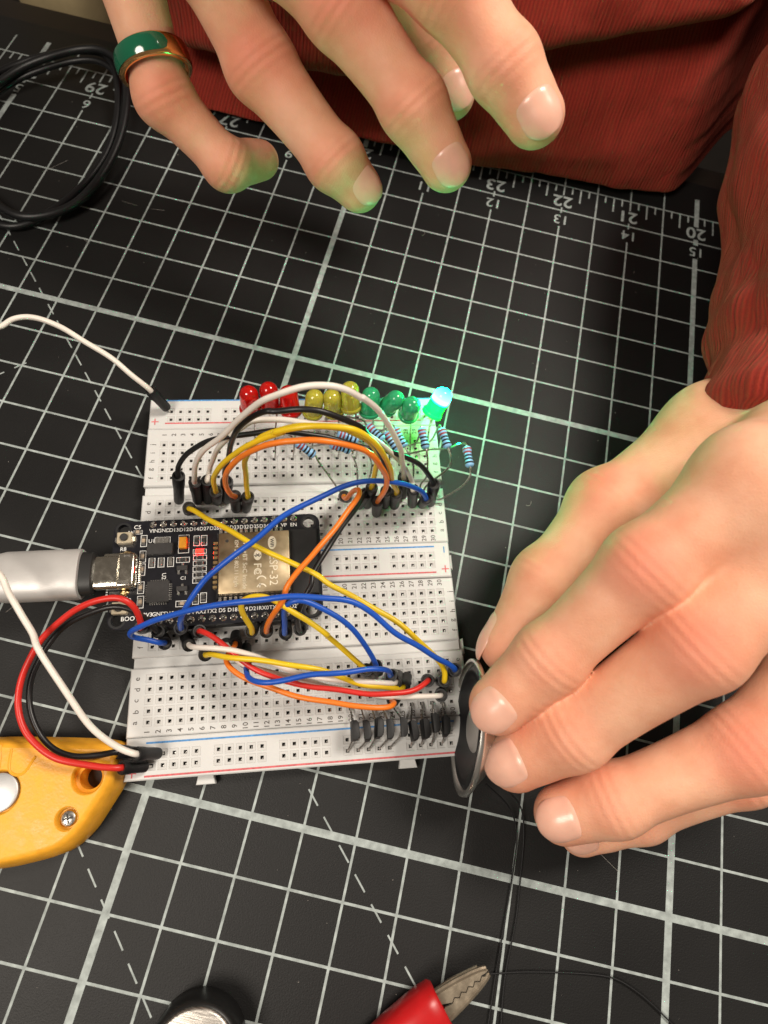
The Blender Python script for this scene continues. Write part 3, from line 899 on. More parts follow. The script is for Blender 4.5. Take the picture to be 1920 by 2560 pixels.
# ------------------------------------------------------------------ jumper wires
WIRES = [
    {'label': 'long black jumper wire, the lowest arch, from the leftmost plug to the far right plug', 'color': 'black', 'pts': [[-13.72, 72.59, 20.06], [-12.89, 72.8, 23.28], [-10.45, 73.4, 28.46], [-7.08, 74.21, 33.19], [-3.63, 75.03, 36.81], [-0.56, 75.75, 38.78], [2.39, 76.44, 40.29], [3.59, 76.72, 40.74], [7.83, 77.71, 42.17], [11.38, 78.53, 43.11], [19.13, 80.29, 42.02], [25.42, 81.7, 40.09], [31.58, 83.07, 36.64], [33.65, 83.55, 36.91], [39.24, 84.79, 33.87], [43.11, 85.64, 31.13], [46.12, 86.29, 27.55], [48.64, 86.82, 22.34]], 'pa': [[-15.49, 69.58, 5.4], [-12.85, 71.55, 20.55]], 'pb': [[51.03, 86.47, 5.4], [49.76, 85.8, 20.83]], 'r': 0.64},
    {'label': 'white jumper wire, the tallest arch passing in front of the red and yellow LEDs', 'color': 'white', 'pts': [[-7.06, 69.95, 26.67], [-5.06, 70.47, 34.7], [-2.46, 71.18, 40.63], [0.96, 72.13, 45.69], [3.71, 72.89, 49.67], [7.58, 73.96, 55.26], [9.63, 74.52, 58.42], [11.9, 75.16, 61.27], [13.65, 75.65, 62.73], [15.24, 76.1, 64.04], [18.73, 77.1, 65.99], [22.11, 78.09, 66.28], [24.66, 78.84, 65.76], [27.28, 79.63, 64.22], [30.06, 80.48, 61.05], [29.23, 80.22, 62.54], [32.55, 81.25, 57.7], [35.28, 82.11, 51.98], [37.58, 82.86, 45.19], [39.56, 83.5, 38.3], [41.14, 84.03, 30.08]], 'pa': [[-10.62, 71.01, 5.4], [-8.39, 70.84, 20.74]], 'pb': [[43.0, 86.76, 5.4], [41.79, 85.55, 20.81]], 'r': 0.64},
    {'label': 'white jumper wire, the lower arch running behind the yellow wires', 'color': 'white', 'pts': [[-6.2, 74.47, 19.25], [-5.15, 74.76, 24.04], [-3.46, 75.22, 29.59], [-1.15, 75.81, 35.29], [1.02, 76.35, 39.35], [3.38, 76.92, 42.45], [5.6, 77.45, 45.03], [7.22, 77.83, 46.76], [11.24, 78.72, 47.36], [15.23, 79.58, 47.58], [19.21, 80.42, 46.91], [21.22, 80.85, 46.6], [28.07, 82.29, 45.73], [32.78, 83.22, 42.15], [35.38, 83.71, 38.66], [37.59, 84.11, 34.92], [39.91, 84.53, 30.98], [42.25, 84.93, 25.5], [44.23, 85.26, 19.54]], 'pa': [[-8.18, 71.73, 5.4], [-5.62, 72.12, 20.68]], 'pb': [[46.15, 85.04, 5.4], [44.87, 82.89, 20.7]], 'r': 0.64},
    {'label': 'black jumper wire arching high just under the tall white wire', 'color': 'black', 'pts': [[-1.16, 73.45, 24.2], [0.15, 73.73, 29.53], [1.74, 74.06, 36.43], [3.4, 74.4, 42.78], [4.91, 74.71, 47.05], [6.99, 75.13, 50.43], [9.51, 75.64, 53.72], [12.02, 76.14, 55.84], [12.65, 76.27, 55.61], [16.46, 77.02, 57.04], [20.18, 77.75, 57.37], [22.96, 78.3, 56.64], [25.82, 78.85, 54.77], [28.78, 79.43, 52.44], [30.83, 79.82, 50.7], [30.46, 79.75, 50.81], [32.07, 80.06, 48.02], [34.15, 80.45, 42.99], [36.29, 80.85, 35.75], [37.56, 81.08, 27.56]], 'pa': [[-3.3, 73.16, 5.4], [-1.0, 73.08, 20.73]], 'pb': [[38.84, 82.89, 5.4], [38.27, 80.79, 20.75]], 'r': 0.64},
    {'label': 'yellow jumper wire arching from the left plugs, ending beside the white wires', 'color': 'yellow', 'pts': [[-2.02, 69.3, 25.06], [-1.73, 69.36, 28.34], [-0.81, 69.57, 32.54], [1.11, 70.02, 37.52], [4.09, 70.74, 42.25], [7.58, 71.58, 46.32], [11.63, 72.57, 50.42], [16.33, 73.72, 53.96], [13.37, 72.99, 52.62], [17.22, 73.93, 55.02], [20.93, 74.85, 55.98], [24.61, 75.77, 55.96], [27.94, 76.61, 55.64], [30.24, 77.19, 54.42], [33.41, 78.02, 49.81], [35.64, 78.61, 45.6], [37.26, 79.04, 39.88], [38.94, 79.51, 31.68], [40.16, 79.85, 26.17]], 'pa': [[-5.74, 72.44, 5.4], [-2.79, 69.92, 20.4]], 'pb': [[41.35, 83.37, 5.4], [40.84, 80.84, 20.68]], 'r': 0.64},
    {'label': 'yellow jumper wire rising from the tenth column behind the orange arch', 'color': 'yellow', 'pts': [[4.98, 71.21, 21.56], [5.37, 71.37, 26.47], [5.64, 71.51, 33.6], [6.36, 71.79, 38.68], [7.97, 72.38, 43.3], [10.5, 73.31, 48.97], [14.0, 74.56, 51.16], [17.56, 75.81, 52.3], [20.32, 76.78, 52.07], [24.04, 78.08, 51.36], [27.47, 79.27, 50.04], [28.6, 79.66, 48.56], [31.09, 80.51, 45.67], [33.32, 81.26, 41.04], [34.63, 81.69, 36.24], [34.39, 81.58, 31.36], [34.33, 81.52, 24.77]], 'pa': [[2.29, 72.15, 5.4], [5.24, 70.46, 20.52]], 'pb': [[33.97, 81.46, 5.4], [34.49, 80.72, 20.87]], 'r': 0.64},
    {'label': 'orange jumper wire, the front arch above the upper breadboard', 'color': 'orange', 'pts': [[2.4, 68.32, 25.45], [1.92, 68.16, 29.38], [2.05, 68.15, 33.64], [2.94, 68.34, 37.7], [4.44, 68.68, 41.57], [6.85, 69.26, 45.71], [10.33, 70.12, 49.25], [13.23, 70.84, 51.81], [16.87, 71.76, 53.52], [17.7, 71.97, 53.54], [21.4, 72.93, 54.06], [25.11, 73.9, 53.52], [28.89, 74.92, 51.9], [31.88, 75.73, 49.31], [34.31, 76.42, 45.16], [36.8, 77.14, 39.29], [37.91, 77.48, 34.79], [37.91, 77.53, 29.28], [37.21, 77.4, 24.51]], 'pa': [[-0.15, 71.44, 5.4], [2.14, 69.84, 20.65]], 'pb': [[37.12, 79.74, 5.4], [36.57, 78.82, 17.35]], 'r': 0.64},
    {'label': 'blue jumper wire crossing the circuit board diagonally up to the right plugs', 'color': 'blue', 'pts': [[48.27, 82.86, 19.0], [47.14, 82.74, 21.0], [44.42, 81.66, 25.0], [41.98, 80.41, 28.0], [38.61, 78.76, 31.0], [35.5, 77.0, 33.0], [31.59, 74.56, 35.0], [27.94, 71.85, 36.0], [25.4, 69.34, 36.5], [22.92, 66.87, 37.0], [17.55, 61.68, 37.0], [13.66, 56.21, 36.0], [10.23, 52.36, 35.0], [6.94, 47.7, 33.0], [4.4, 44.82, 31.0], [2.49, 41.02, 29.0], [1.52, 38.06, 27.0], [0.79, 36.59, 24.0]], 'pa': [[-3.17, 38.69, 5.2], [-0.52, 36.05, 17.65]], 'pb': [[48.59, 85.76, 5.4], [48.92, 82.93, 17.06]], 'r': 0.64},
    {'label': 'orange jumper wire running down over the shielded module to the lower breadboard', 'color': 'orange', 'pts': [[29.01, 77.28, 18.0], [30.01, 76.81, 23.0], [30.89, 76.28, 27.0], [31.72, 75.74, 29.0], [32.17, 74.56, 30.0], [31.76, 71.97, 31.0], [30.68, 68.2, 32.0], [29.07, 63.46, 32.5], [27.41, 59.26, 33.0], [25.85, 55.69, 33.0], [23.86, 51.47, 33.0], [22.24, 47.38, 32.0], [22.47, 46.1, 31.0], [21.08, 43.81, 29.0], [19.95, 42.24, 26.0], [19.33, 40.68, 22.0]], 'pa': [[28.38, 82.47, 5.4], [27.93, 78.65, 15.71]], 'pb': [[16.29, 44.55, 5.2], [18.6, 40.11, 16.11]], 'r': 0.64},
    {'label': 'black jumper wire running down beside the orange one over the module', 'color': 'black', 'pts': [[33.04, 79.36, 19.0], [32.55, 75.23, 22.0], [31.01, 69.63, 25.0], [29.58, 64.38, 26.5], [28.04, 59.24, 27.5], [26.4, 53.28, 28.0], [27.03, 50.97, 28.0], [26.1, 47.98, 27.0], [25.53, 45.3, 25.0], [25.26, 43.33, 21.0]], 'pa': [[31.53, 80.75, 5.4], [33.32, 79.9, 18.25]], 'pb': [[26.01, 47.48, 5.2], [26.11, 42.45, 16.09]], 'r': 0.64},
    {'label': 'long yellow jumper wire crossing the module from upper left to lower right', 'color': 'yellow', 'pts': [[-6.53, 64.1, 20.0], [-2.76, 62.37, 22.0], [1.03, 60.8, 23.5], [6.87, 58.85, 25.5], [12.52, 56.81, 27.0], [20.43, 54.51, 28.0], [27.98, 52.83, 28.5], [30.06, 51.59, 28.5], [36.76, 50.37, 28.0], [44.62, 48.54, 27.0], [50.07, 46.62, 26.0], [54.8, 44.18, 24.0], [59.1, 42.15, 21.5], [61.61, 40.6, 19.0]], 'pa': [[-12.34, 67.86, 5.4], [-8.55, 65.03, 17.51]], 'pb': [[62.76, 39.98, 5.2], [62.06, 38.7, 17.11]], 'r': 0.64},
    {'label': 'long blue jumper wire looping out left, then across to the lower right end', 'color': 'blue', 'pts': [[-3.88, 31.61, 17.0], [-6.62, 31.62, 18.0], [-8.8, 31.28, 19.5], [-9.71, 31.39, 21.0], [-9.19, 32.11, 23.0], [-7.18, 33.18, 25.0], [-2.95, 35.51, 28.0], [4.8, 38.66, 32.0], [15.62, 42.37, 35.5], [24.06, 45.02, 37.0], [32.63, 47.03, 36.5], [37.2, 47.22, 35.5], [42.24, 46.09, 33.5], [47.61, 44.12, 31.0], [52.97, 43.09, 28.0], [58.65, 42.18, 24.0], [61.75, 41.86, 21.0]], 'pa': [[-7.3, 34.79, 5.2], [-3.72, 32.26, 14.19]], 'pb': [[64.46, 43.15, 5.2], [63.82, 41.49, 18.08]], 'r': 0.64},
    {'label': 'yellow jumper wire bending over the module corner into the middle of the lower board', 'color': 'yellow', 'pts': [[15.64, 39.68, 20.0], [14.51, 40.78, 23.0], [13.67, 41.99, 27.0], [13.57, 43.32, 29.5], [14.87, 44.41, 30.0], [17.86, 45.27, 29.5], [21.11, 44.81, 29.0], [24.81, 43.86, 28.0], [29.9, 42.53, 26.5], [33.78, 41.18, 25.0], [32.0, 42.25, 22.0], [37.19, 39.93, 18.0], [41.97, 37.78, 14.5]], 'pa': [[13.85, 43.82, 5.2], [15.16, 39.26, 16.22]], 'pb': [[44.71, 38.26, 5.2], [43.68, 37.23, 14.08]], 'r': 0.64},
    {'label': 'short blue jumper wire curving from the module corner down into the lower board', 'color': 'blue', 'pts': [[23.03, 41.72, 20.0], [22.44, 43.27, 24.0], [22.46, 44.62, 28.0], [24.36, 45.93, 30.0], [27.1, 46.41, 30.0], [32.1, 45.64, 28.5], [37.41, 44.04, 26.0], [41.6, 41.83, 22.0], [44.34, 39.88, 18.0]], 'pa': [[21.15, 46.02, 5.2], [23.06, 40.73, 15.8]], 'pb': [[47.29, 38.51, 5.2], [45.63, 38.57, 15.06]], 'r': 0.64},
    {'label': 'red jumper wire lying across the lower breadboard', 'color': 'red', 'pts': [[4.78, 36.45, 17.0], [7.45, 35.81, 18.0], [11.03, 34.34, 18.5], [15.15, 32.37, 18.5], [19.7, 30.54, 18.5], [27.24, 30.15, 18.5], [34.6, 30.43, 18.5], [41.85, 31.17, 18.5], [48.98, 32.59, 18.5], [55.08, 34.78, 18.0], [57.91, 36.51, 17.0]], 'pa': [[-0.01, 36.99, 5.2], [3.18, 36.8, 14.68]], 'pb': [[60.18, 39.74, 5.2], [58.34, 38.07, 14.89]], 'r': 0.64},
    {'label': 'white jumper wire lying under the yellow one on the lower breadboard', 'color': 'white', 'pts': [[3.52, 32.84, 16.0], [6.19, 33.29, 17.5], [10.24, 33.71, 18.5], [14.27, 33.8, 19.0], [18.73, 33.71, 18.5], [23.84, 33.1, 17.5], [29.03, 32.43, 17.0], [35.47, 32.84, 16.8], [41.28, 33.89, 16.5], [47.16, 35.28, 15.0]], 'pa': [[-2.44, 36.25, 5.2], [1.47, 33.24, 12.72]], 'pb': [[52.3, 39.49, 5.2], [51.32, 36.32, 12.48]], 'r': 0.64},
    {'label': 'white jumper wire passing beneath the red wire to the right end', 'color': 'white', 'pts': [[11.21, 34.26, 14.5], [14.44, 31.78, 15.5], [17.56, 31.53, 15.5], [21.57, 31.68, 15.5], [29.19, 31.56, 15.0], [36.86, 31.44, 14.5], [44.41, 31.87, 14.5], [50.9, 32.55, 14.5], [56.65, 34.09, 15.0], [60.41, 35.41, 15.5]], 'pa': [[8.02, 36.75, 5.2], [9.8, 35.46, 12.89]], 'pb': [[63.49, 37.55, 5.2], [62.3, 35.59, 13.9]], 'r': 0.64},
    {'label': 'yellow jumper wire lying on top of the white one on the lower breadboard', 'color': 'yellow', 'pts': [[7.6, 32.02, 16.0], [11.77, 32.06, 18.5], [16.78, 32.55, 20.0], [21.58, 33.14, 20.5], [28.77, 33.88, 20.5], [34.12, 34.15, 19.5], [38.77, 33.68, 17.5], [43.96, 33.49, 15.5], [49.0, 34.37, 14.0]], 'pa': [[3.45, 34.32, 5.2], [5.89, 31.96, 12.99]], 'pb': [[54.49, 40.14, 5.2], [53.55, 35.62, 10.46]], 'r': 0.64},
    {'label': 'orange jumper wire, the frontmost, sagging along the lower breadboard', 'color': 'orange', 'pts': [[11.85, 34.67, 14.5], [11.23, 32.54, 16.0], [11.46, 31.28, 16.5], [13.26, 29.83, 17.0], [17.73, 28.5, 17.5], [25.43, 27.72, 18.0], [32.93, 27.44, 18.5], [40.17, 27.91, 19.0], [47.29, 29.11, 18.5], [50.63, 30.09, 17.5], [51.66, 31.15, 16.0]], 'pa': [[9.72, 39.92, 5.2], [11.8, 36.1, 11.92]], 'pb': [[53.54, 35.35, 5.2], [51.5, 32.08, 12.21]], 'r': 0.64},
    {'label': 'blue jumper wire lying over the white and red ones on the lower breadboard', 'color': 'blue', 'pts': [[16.43, 30.8, 16.0], [17.5, 29.11, 18.0], [19.52, 28.42, 20.0], [22.99, 28.7, 21.5], [29.58, 31.21, 22.5], [36.19, 33.71, 22.5], [42.98, 36.14, 21.5], [46.81, 37.23, 20.0], [48.98, 37.56, 17.5]], 'pa': [[13.03, 37.73, 5.2], [15.31, 32.53, 12.18]], 'pb': [[51.33, 39.19, 5.2], [49.66, 37.3, 13.84]], 'r': 0.64},
    {'label': 'red jumper wire looping out to the left and back to the rail', 'color': 'red', 'pts': [[-8.99, 34.72, 19.0], [-9.21, 35.57, 21.0], [-10.09, 37.06, 23.5], [-11.83, 37.94, 25.0], [-14.08, 38.2, 25.5], [-17.29, 37.17, 25.0], [-20.38, 35.36, 24.0], [-23.38, 32.85, 22.5], [-26.1, 30.17, 21.0], [-28.2, 27.62, 19.5], [-29.32, 25.44, 18.5], [-30.48, 21.77, 17.0], [-30.78, 16.65, 16.0], [-29.49, 11.96, 15.0], [-26.86, 7.95, 14.5], [-23.29, 5.19, 14.3], [-18.93, 3.61, 14.0], [-14.07, 3.09, 13.5], [-9.33, 3.49, 12.7], [-6.32, 4.08, 12.0]], 'pa': [[-10.47, 36.49, 5.2], [-9.72, 34.31, 15.96]], 'pb': [[0.27, 5.69, 5.2], [-4.38, 4.57, 11.5]], 'r': 0.72},
    {'label': 'black jumper wire looping out to the left inside the red one', 'color': 'black', 'pts': [[-7.63, 35.51, 18.5], [-9.21, 36.38, 20.0], [-11.53, 37.03, 21.0], [-14.88, 36.93, 21.5], [-18.08, 35.66, 21.0], [-21.27, 33.91, 20.0], [-24.42, 31.55, 18.5], [-26.51, 29.43, 17.0], [-28.1, 26.62, 16.0], [-29.61, 21.27, 14.5], [-29.89, 16.42, 13.5], [-27.88, 11.79, 13.0], [-25.1, 8.42, 12.7], [-21.53, 5.61, 12.4], [-17.72, 4.51, 12.0], [-13.79, 4.74, 11.5], [-10.36, 5.83, 10.5], [-8.44, 6.69, 9.8]], 'pa': [[-7.55, 37.37, 5.2], [-5.83, 34.3, 15.62]], 'pb': [[-0.48, 8.19, 5.2], [-6.97, 7.25, 9.5]], 'r': 0.68},
    {'label': 'long white wire looping off the left edge from the upper rail to the lower rail', 'color': 'white', 'pts': [[-32.02, 96.07, 15.5], [-35.17, 97.26, 18.0], [-40.18, 99.09, 20.5], [-46.22, 100.77, 22.0], [-51.49, 102.26, 23.0], [-57.4, 103.85, 23.5], [-61.35, 103.81, 24.0], [-65.15, 102.97, 24.0], [-67.91, 100.81, 24.0], [-69.1, 98.01, 24.0], [-84.0, 95.0, 24.0], [-91.0, 76.0, 25.0], [-84.0, 55.0, 27.0], [-69.0, 48.0, 28.0], [-38.85, 37.23, 28.0], [-36.38, 34.27, 27.5], [-33.52, 31.89, 27.0], [-30.45, 29.02, 26.0], [-27.78, 26.5, 25.0], [-27.29, 24.9, 24.0], [-22.62, 20.52, 22.5], [-17.54, 16.31, 20.5], [-12.93, 11.98, 18.0], [-8.56, 9.47, 15.8], [-5.06, 8.07, 14.2], [-3.08, 7.74, 13.4]], 'pa': [[-27.4, 95.7, 5.4], [-31.01, 96.33, 14.0]], 'pb': [[1.95, 8.93, 5.2], [-1.87, 7.91, 13.0]], 'r': 0.72},
]
def plug_geo(base, top, parent):
    base = Vector(base); top = Vector(top)
    d = (top - base).normalized(); Lp = (top - base).length
    m = frame_to(base + d * 1.3, d)
    L_ = Lp - 1.3
    prof = [(0, 0), (1.05, 0), (1.28, .25), (1.36, 1.0), (1.40, L_ * .55), (1.56, L_ * .7), (1.62, L_ - .3), (1.55, L_), (1.22, L_ + .02)]
    b = part('plug', lathe(prof, 18, m), 'plug', parent)
    part('mouth', lathe([(1.24, L_), (1.05, L_ - .5), (0, L_ - .9)], 18, m), 'plug_in', b)
    part('pin', tube([base - Vector((0, 0, 2.2)), base, base + d * 1.6], .3, 6), 'steel', b)
for w in WIRES:
    ends = []
    r = w['r']
    t = thing('jumper_wire', w['label'], 'wire', w['pa'][0], 0, 'jumper wires')
    pts = [Vector(p) for p in w['pts']]
    def tail(pl, nxt):
        b, tp = Vector(pl[0]), Vector(pl[1])
        d = (tp - b).normalized()
        return [tp - d * 2.5, tp - d * .6, tp + d * .6]
    A_ = tail(w['pa'], pts[0]); B_ = tail(w['pb'], pts[-1])
    # orient: the list may run from either end
    if (pts[0] - A_[2]).length > (pts[-1] - A_[2]).length: pts = pts[::-1]
    def trim(ps, e):
        while len(ps) > 3 and (ps[0] - e).length < 2.2: ps = ps[1:]
        return ps
    pts = trim(pts, A_[2]); pts = trim(pts[::-1], B_[2])[::-1]
    P = relax(spline(A_[:2] + [A_[2]] + pts + [B_[2]] + B_[1::-1], 6), 8)
    np_ = len(P)
    sd = 13.7 * (WIRES.index(w) + 1)
    P = [p + noise.noise_vector(p * .11 + Vector((sd, 0, 0))) * (.45 * min(1, i / 12, (np_ - 1 - i) / 12)) for i, p in enumerate(P)]
    part('insulation', tube(P, r, 12), 'w_' + w['color'], t, smooth=60)
    plug_geo(*w['pa'], t); plug_geo(*w['pb'], t)

# ------------------------------------------------------------------ LEDs
LEDS = [
    {'c': 'red', 'label': 'leftmost red LED, unlit', 'b': [-3.15, 97.28, 14.5], 'd': [-3.2, 98.57, 20.56], 'h1': [-4.39, 99.82, 4.4], 'h2': [0.43, 87.49, 4.4]},
    {'c': 'red', 'label': 'middle red LED, unlit and tallest of the three red ones', 'b': [2.02, 99.99, 14.5], 'd': [1.41, 101.11, 20.57], 'h1': [0.49, 101.25, 4.4], 'h2': [5.3, 88.92, 4.4]},
    {'c': 'red', 'label': 'rightmost red LED, partly behind the white wire', 'b': [7.92, 99.43, 14.5], 'd': [6.63, 101.83, 20.07], 'h1': [7.8, 103.4, 4.4], 'h2': [10.17, 90.36, 4.4]},
    {'c': 'yellow', 'label': 'leftmost yellow LED, unlit', 'b': [13.4, 100.97, 14.5], 'd': [13.76, 102.23, 20.56], 'h1': [12.67, 104.83, 4.4], 'h2': [15.05, 91.79, 4.4]},
    {'c': 'yellow', 'label': 'middle yellow LED leaning against its left neighbour', 'b': [18.95, 103.0, 14.5], 'd': [18.28, 103.46, 20.65], 'h1': [17.55, 106.26, 4.4], 'h2': [22.36, 93.94, 4.4]},
    {'c': 'yellow', 'label': 'rightmost yellow LED, standing taller than the other yellow ones', 'b': [23.49, 103.84, 17.0], 'd': [22.54, 105.81, 22.8], 'h1': [22.42, 107.69, 4.4], 'h2': [27.23, 95.37, 4.4]},
    {'c': 'green', 'label': 'leftmost green LED, unlit behind the white wire', 'b': [28.49, 105.26, 14.5], 'd': [28.1, 107.15, 20.39], 'h1': [27.29, 109.13, 4.4], 'h2': [32.11, 96.8, 4.4]},
    {'c': 'green', 'label': 'second green LED, leaning to the right', 'b': [32.59, 108.14, 14.5], 'd': [34.83, 108.0, 20.28], 'h1': [32.17, 110.56, 4.4], 'h2': [34.54, 97.52, 4.4]},
    {'c': 'green', 'label': 'third green LED, unlit, next to the glowing one', 'b': [39.13, 107.66, 14.5], 'd': [39.42, 107.1, 20.67], 'h1': [37.04, 111.99, 4.4], 'h2': [41.86, 99.66, 4.4]},
    {'c': 'lit', 'label': 'brightly glowing green LED at the right end of the row', 'b': [45.28, 108.96, 15.5], 'd': [47.08, 112.36, 20.37], 'h1': [44.35, 114.14, 4.4], 'h2': [46.73, 101.1, 4.4]},
]
LM = {'red': 'lr', 'yellow': 'ly', 'green': 'lg', 'lit': 'lit'}
for e in LEDS:
    b, d = Vector(e['b']), Vector(e['d'])
    ax = (d - b).normalized()
    t = thing('led', e['label'], 'LED', e['b'], 0, 'LEDs in a row on the upper breadboard')
    prof = [(0, 0), (2.75, 0), (2.92, .15), (2.92, .95), (2.8, 1.1), (2.5, 1.1), (2.5, 1.3), (2.5, 6.1)]
    prof += [(2.5 * math.cos(a), 6.1 + 2.5 * math.sin(a)) for a in [math.radians(k) for k in (12, 24, 36, 48, 60, 72, 82)]] + [(0, 8.6)]
    V, F = lathe(prof, 28)
    lens = obj('lens', mesh('lens', V, F, LM[e['c']], smooth=50), t)
    lens.rotation_mode = 'QUATERNION'
    lens.rotation_quaternion = ax.to_track_quat('Z', 'Y')
    side = Vector((math.cos(.286), math.sin(.286), 0))
    side = (side - ax * side.dot(ax)).normalized()
    if e['c'] != 'lit':
        m = frame_to(b + ax * 1.3, ax)
        part('chip_cup', join(lathe([(0, 2.2), (.5, 2.4), (.8, 3.1), (.85, 3.1), (.35, 1.2), (.3, 0)], 12, m)), 'lead', lens)
        bpy.data.objects[lens.name].children[0].matrix_parent_inverse = lens.matrix_basis.inverted()
    # leads: one down to the rail, one bent forward to the terminal holes
    for s, h in ((-1, e['h1']), (1, e['h2'])):
        q0 = b + side * 1.27 * s + ax * .3
        h = Vector(h)
        if s < 0: path = [q0, q0 - ax * 2.2, h + Vector((0, 0, 3.0)), h]
        else: path = [q0, q0 - ax * 2.5, (q0 - ax * 4 + h) / 2 + Vector((0, 0, 3.0)), h + Vector((.3, .8, 3.0)), h]
        part('lead', tube(relax(spline(path, 6), 3), .24, 6), 'lead', t)

# ------------------------------------------------------------------ resistors
RES = [
    {'label': 'leftmost blue banded resistor, dark under the orange wire', 'a': [12.94, 89.06, 18.0], 'b': [16.78, 88.22, 16.0], 'l0': [[10.65, 90.4, 19.0], [3.87, 93.8, 4.4]], 'l1': [[18.12, 87.61, 15.0], [21.24, 85.79, 12.0], [23.51, 84.37, 10.0], [27.16, 82.11, 4.4]]},
    {'label': 'blue banded resistor half hidden behind the yellow wire', 'a': [22.61, 94.39, 19.0], 'b': [27.26, 94.29, 18.0], 'l0': [[20.58, 95.56, 19.0], [12.9, 99.1, 4.4]], 'l1': [[28.83, 94.61, 17.0], [31.43, 92.57, 14.0], [32.82, 91.32, 10.0], [32.53, 86.34, 4.4]]},
    {'label': 'dark blue resistor in shadow beneath the orange and black wires', 'a': [21.86, 92.63, 15.0], 'b': [24.86, 92.96, 14.0], 'l0': [[20.66, 92.92, 15.0], [11.9, 93.51, 4.4]], 'l1': [[26.95, 91.72, 14.0], [28.84, 89.63, 12.0], [29.85, 86.53, 10.0], [30.81, 83.18, 4.4]]},
    {'label': 'blue banded resistor below the leftmost green LED', 'a': [29.4, 98.15, 20.0], 'b': [34.11, 95.21, 20.0], 'l0': [[27.65, 100.67, 18.0], [16.21, 105.87, 4.4]], 'l1': [[35.85, 94.2, 18.0], [37.22, 92.7, 14.0], [37.39, 89.27, 10.0], [38.12, 85.33, 4.4]]},
    {'label': 'blue banded resistor crossing just left of the tall white wire', 'a': [34.68, 98.03, 18.0], 'b': [38.09, 95.35, 17.0], 'l0': [[33.47, 99.54, 17.0], [27.52, 103.4, 4.4]], 'l1': [[39.67, 94.3, 15.0], [40.98, 92.66, 11.0], [40.56, 86.05, 4.4]]},
    {'label': 'blue banded resistor just right of the tall white wire', 'a': [36.68, 100.8, 17.0], 'b': [40.09, 97.08, 16.0], 'l0': [[35.71, 102.8, 15.0], [32.4, 104.83, 4.4]], 'l1': [[42.12, 94.96, 15.0], [43.92, 93.69, 12.0], [44.58, 91.66, 9.0], [45.44, 87.48, 4.4]]},
    {'label': 'upright blue banded resistor under the glowing LED', 'a': [43.58, 102.32, 18.0], 'b': [45.85, 97.39, 17.0], 'l0': [[43.24, 101.96, 17.5], [43.34, 100.05, 15.0], [41.8, 99.3, 13.0], [40.55, 100.15, 11.0], [38.34, 102.6, 4.4]], 'l1': [[46.82, 95.72, 16.0], [47.61, 93.34, 14.0], [48.08, 91.66, 11.0], [46.94, 90.56, 8.0], [47.87, 88.2, 4.4]]},
    {'label': 'upright blue banded resistor at the corner of the upper breadboard', 'a': [48.73, 103.17, 19.0], 'b': [51.54, 97.95, 19.0], 'l0': [[48.17, 104.12, 19.0], [47.59, 103.45, 15.0], [46.75, 102.6, 11.0], [43.22, 104.04, 4.4]], 'l1': [[53.04, 95.67, 18.0], [53.22, 94.36, 15.0], [50.74, 92.37, 11.0], [48.38, 90.03, 8.0], [48.6, 88.41, 4.4]]},
    {'label': 'blue banded resistor hanging out past the right edge of the breadboard', 'a': [56.64, 99.7, 18.0], 'b': [58.26, 94.95, 18.0], 'l0': [[55.85, 100.84, 18.5], [54.35, 100.25, 18.5], [52.28, 99.15, 17.0], [49.49, 99.61, 14.0], [46.56, 100.17, 11.0], [42.12, 99.32, 8.0], [39.42, 98.95, 4.4]], 'l1': [[59.2, 92.99, 16.0], [58.38, 91.33, 13.0], [55.03, 89.0, 9.0], [52.96, 87.87, 7.0], [50.31, 88.91, 4.4]]},
]
for e in RES:
    a, b = Vector(e['a']), Vector(e['b'])
    mid = (a + b) / 2; ax = (b - a).normalized()
    Ln = 6.0
    t = thing('resistor', e['label'], 'resistor', tuple(mid), 0, 'blue metal-film resistors behind the jumper wires')
    m = frame_to(mid - ax * Ln / 2, ax)
    def rad(z):
        u = z / Ln
        end = 1.22 if (u < .26 or u > .74) else 1.02
        tt = min(max((min(u, 1 - u) - .20) / .10, 0), 1)
        return 1.24 * (1 - tt) + 1.02 * tt
    prof = [(0, 0), (.7, .05), (1.05, .25), (1.22, .6)] + [(rad(z), z) for z in (.9, 1.2, 1.5, 1.8, 2.2, 3.0, 3.8, 4.2, 4.5, 4.8, 5.1)] + [(1.22, 5.4), (1.05, 5.75), (.7, 5.95), (0, 6.0)]
    bd = part('body', lathe(prof, 18, m), 'resblue', t, smooth=60)
    for z0, wd, mm in ((.72, .48, 'b_red'), (1.65, .5, 'b_red'), (2.65, .5, 'b_black'), (3.6, .5, 'b_black'), (4.78, .5, 'b_black')):
        part('colour_band', lathe([(rad(z0) + .012, z0), (rad(z0 + wd / 2) + .02, z0 + wd / 2), (rad(z0 + wd) + .012, z0 + wd)], 18, m), mm, bd, smooth=60)
    for s, l in ((0, e['l0']), (1, e['l1'])):
        st = (mid - ax * (Ln / 2 - .4)) if s == 0 else (mid + ax * (Ln / 2 - .4))
        st2 = st + ax * (1.0 if s else -1.0)
        path = [st, st2] + [Vector(p) for p in l[:-1]] + [Vector(l[-1]) + Vector((0, 0, 2.0)), Vector(l[-1])]
        part('lead', tube(relax(spline(path, 5), 3), .27, 6), 'lead', t)

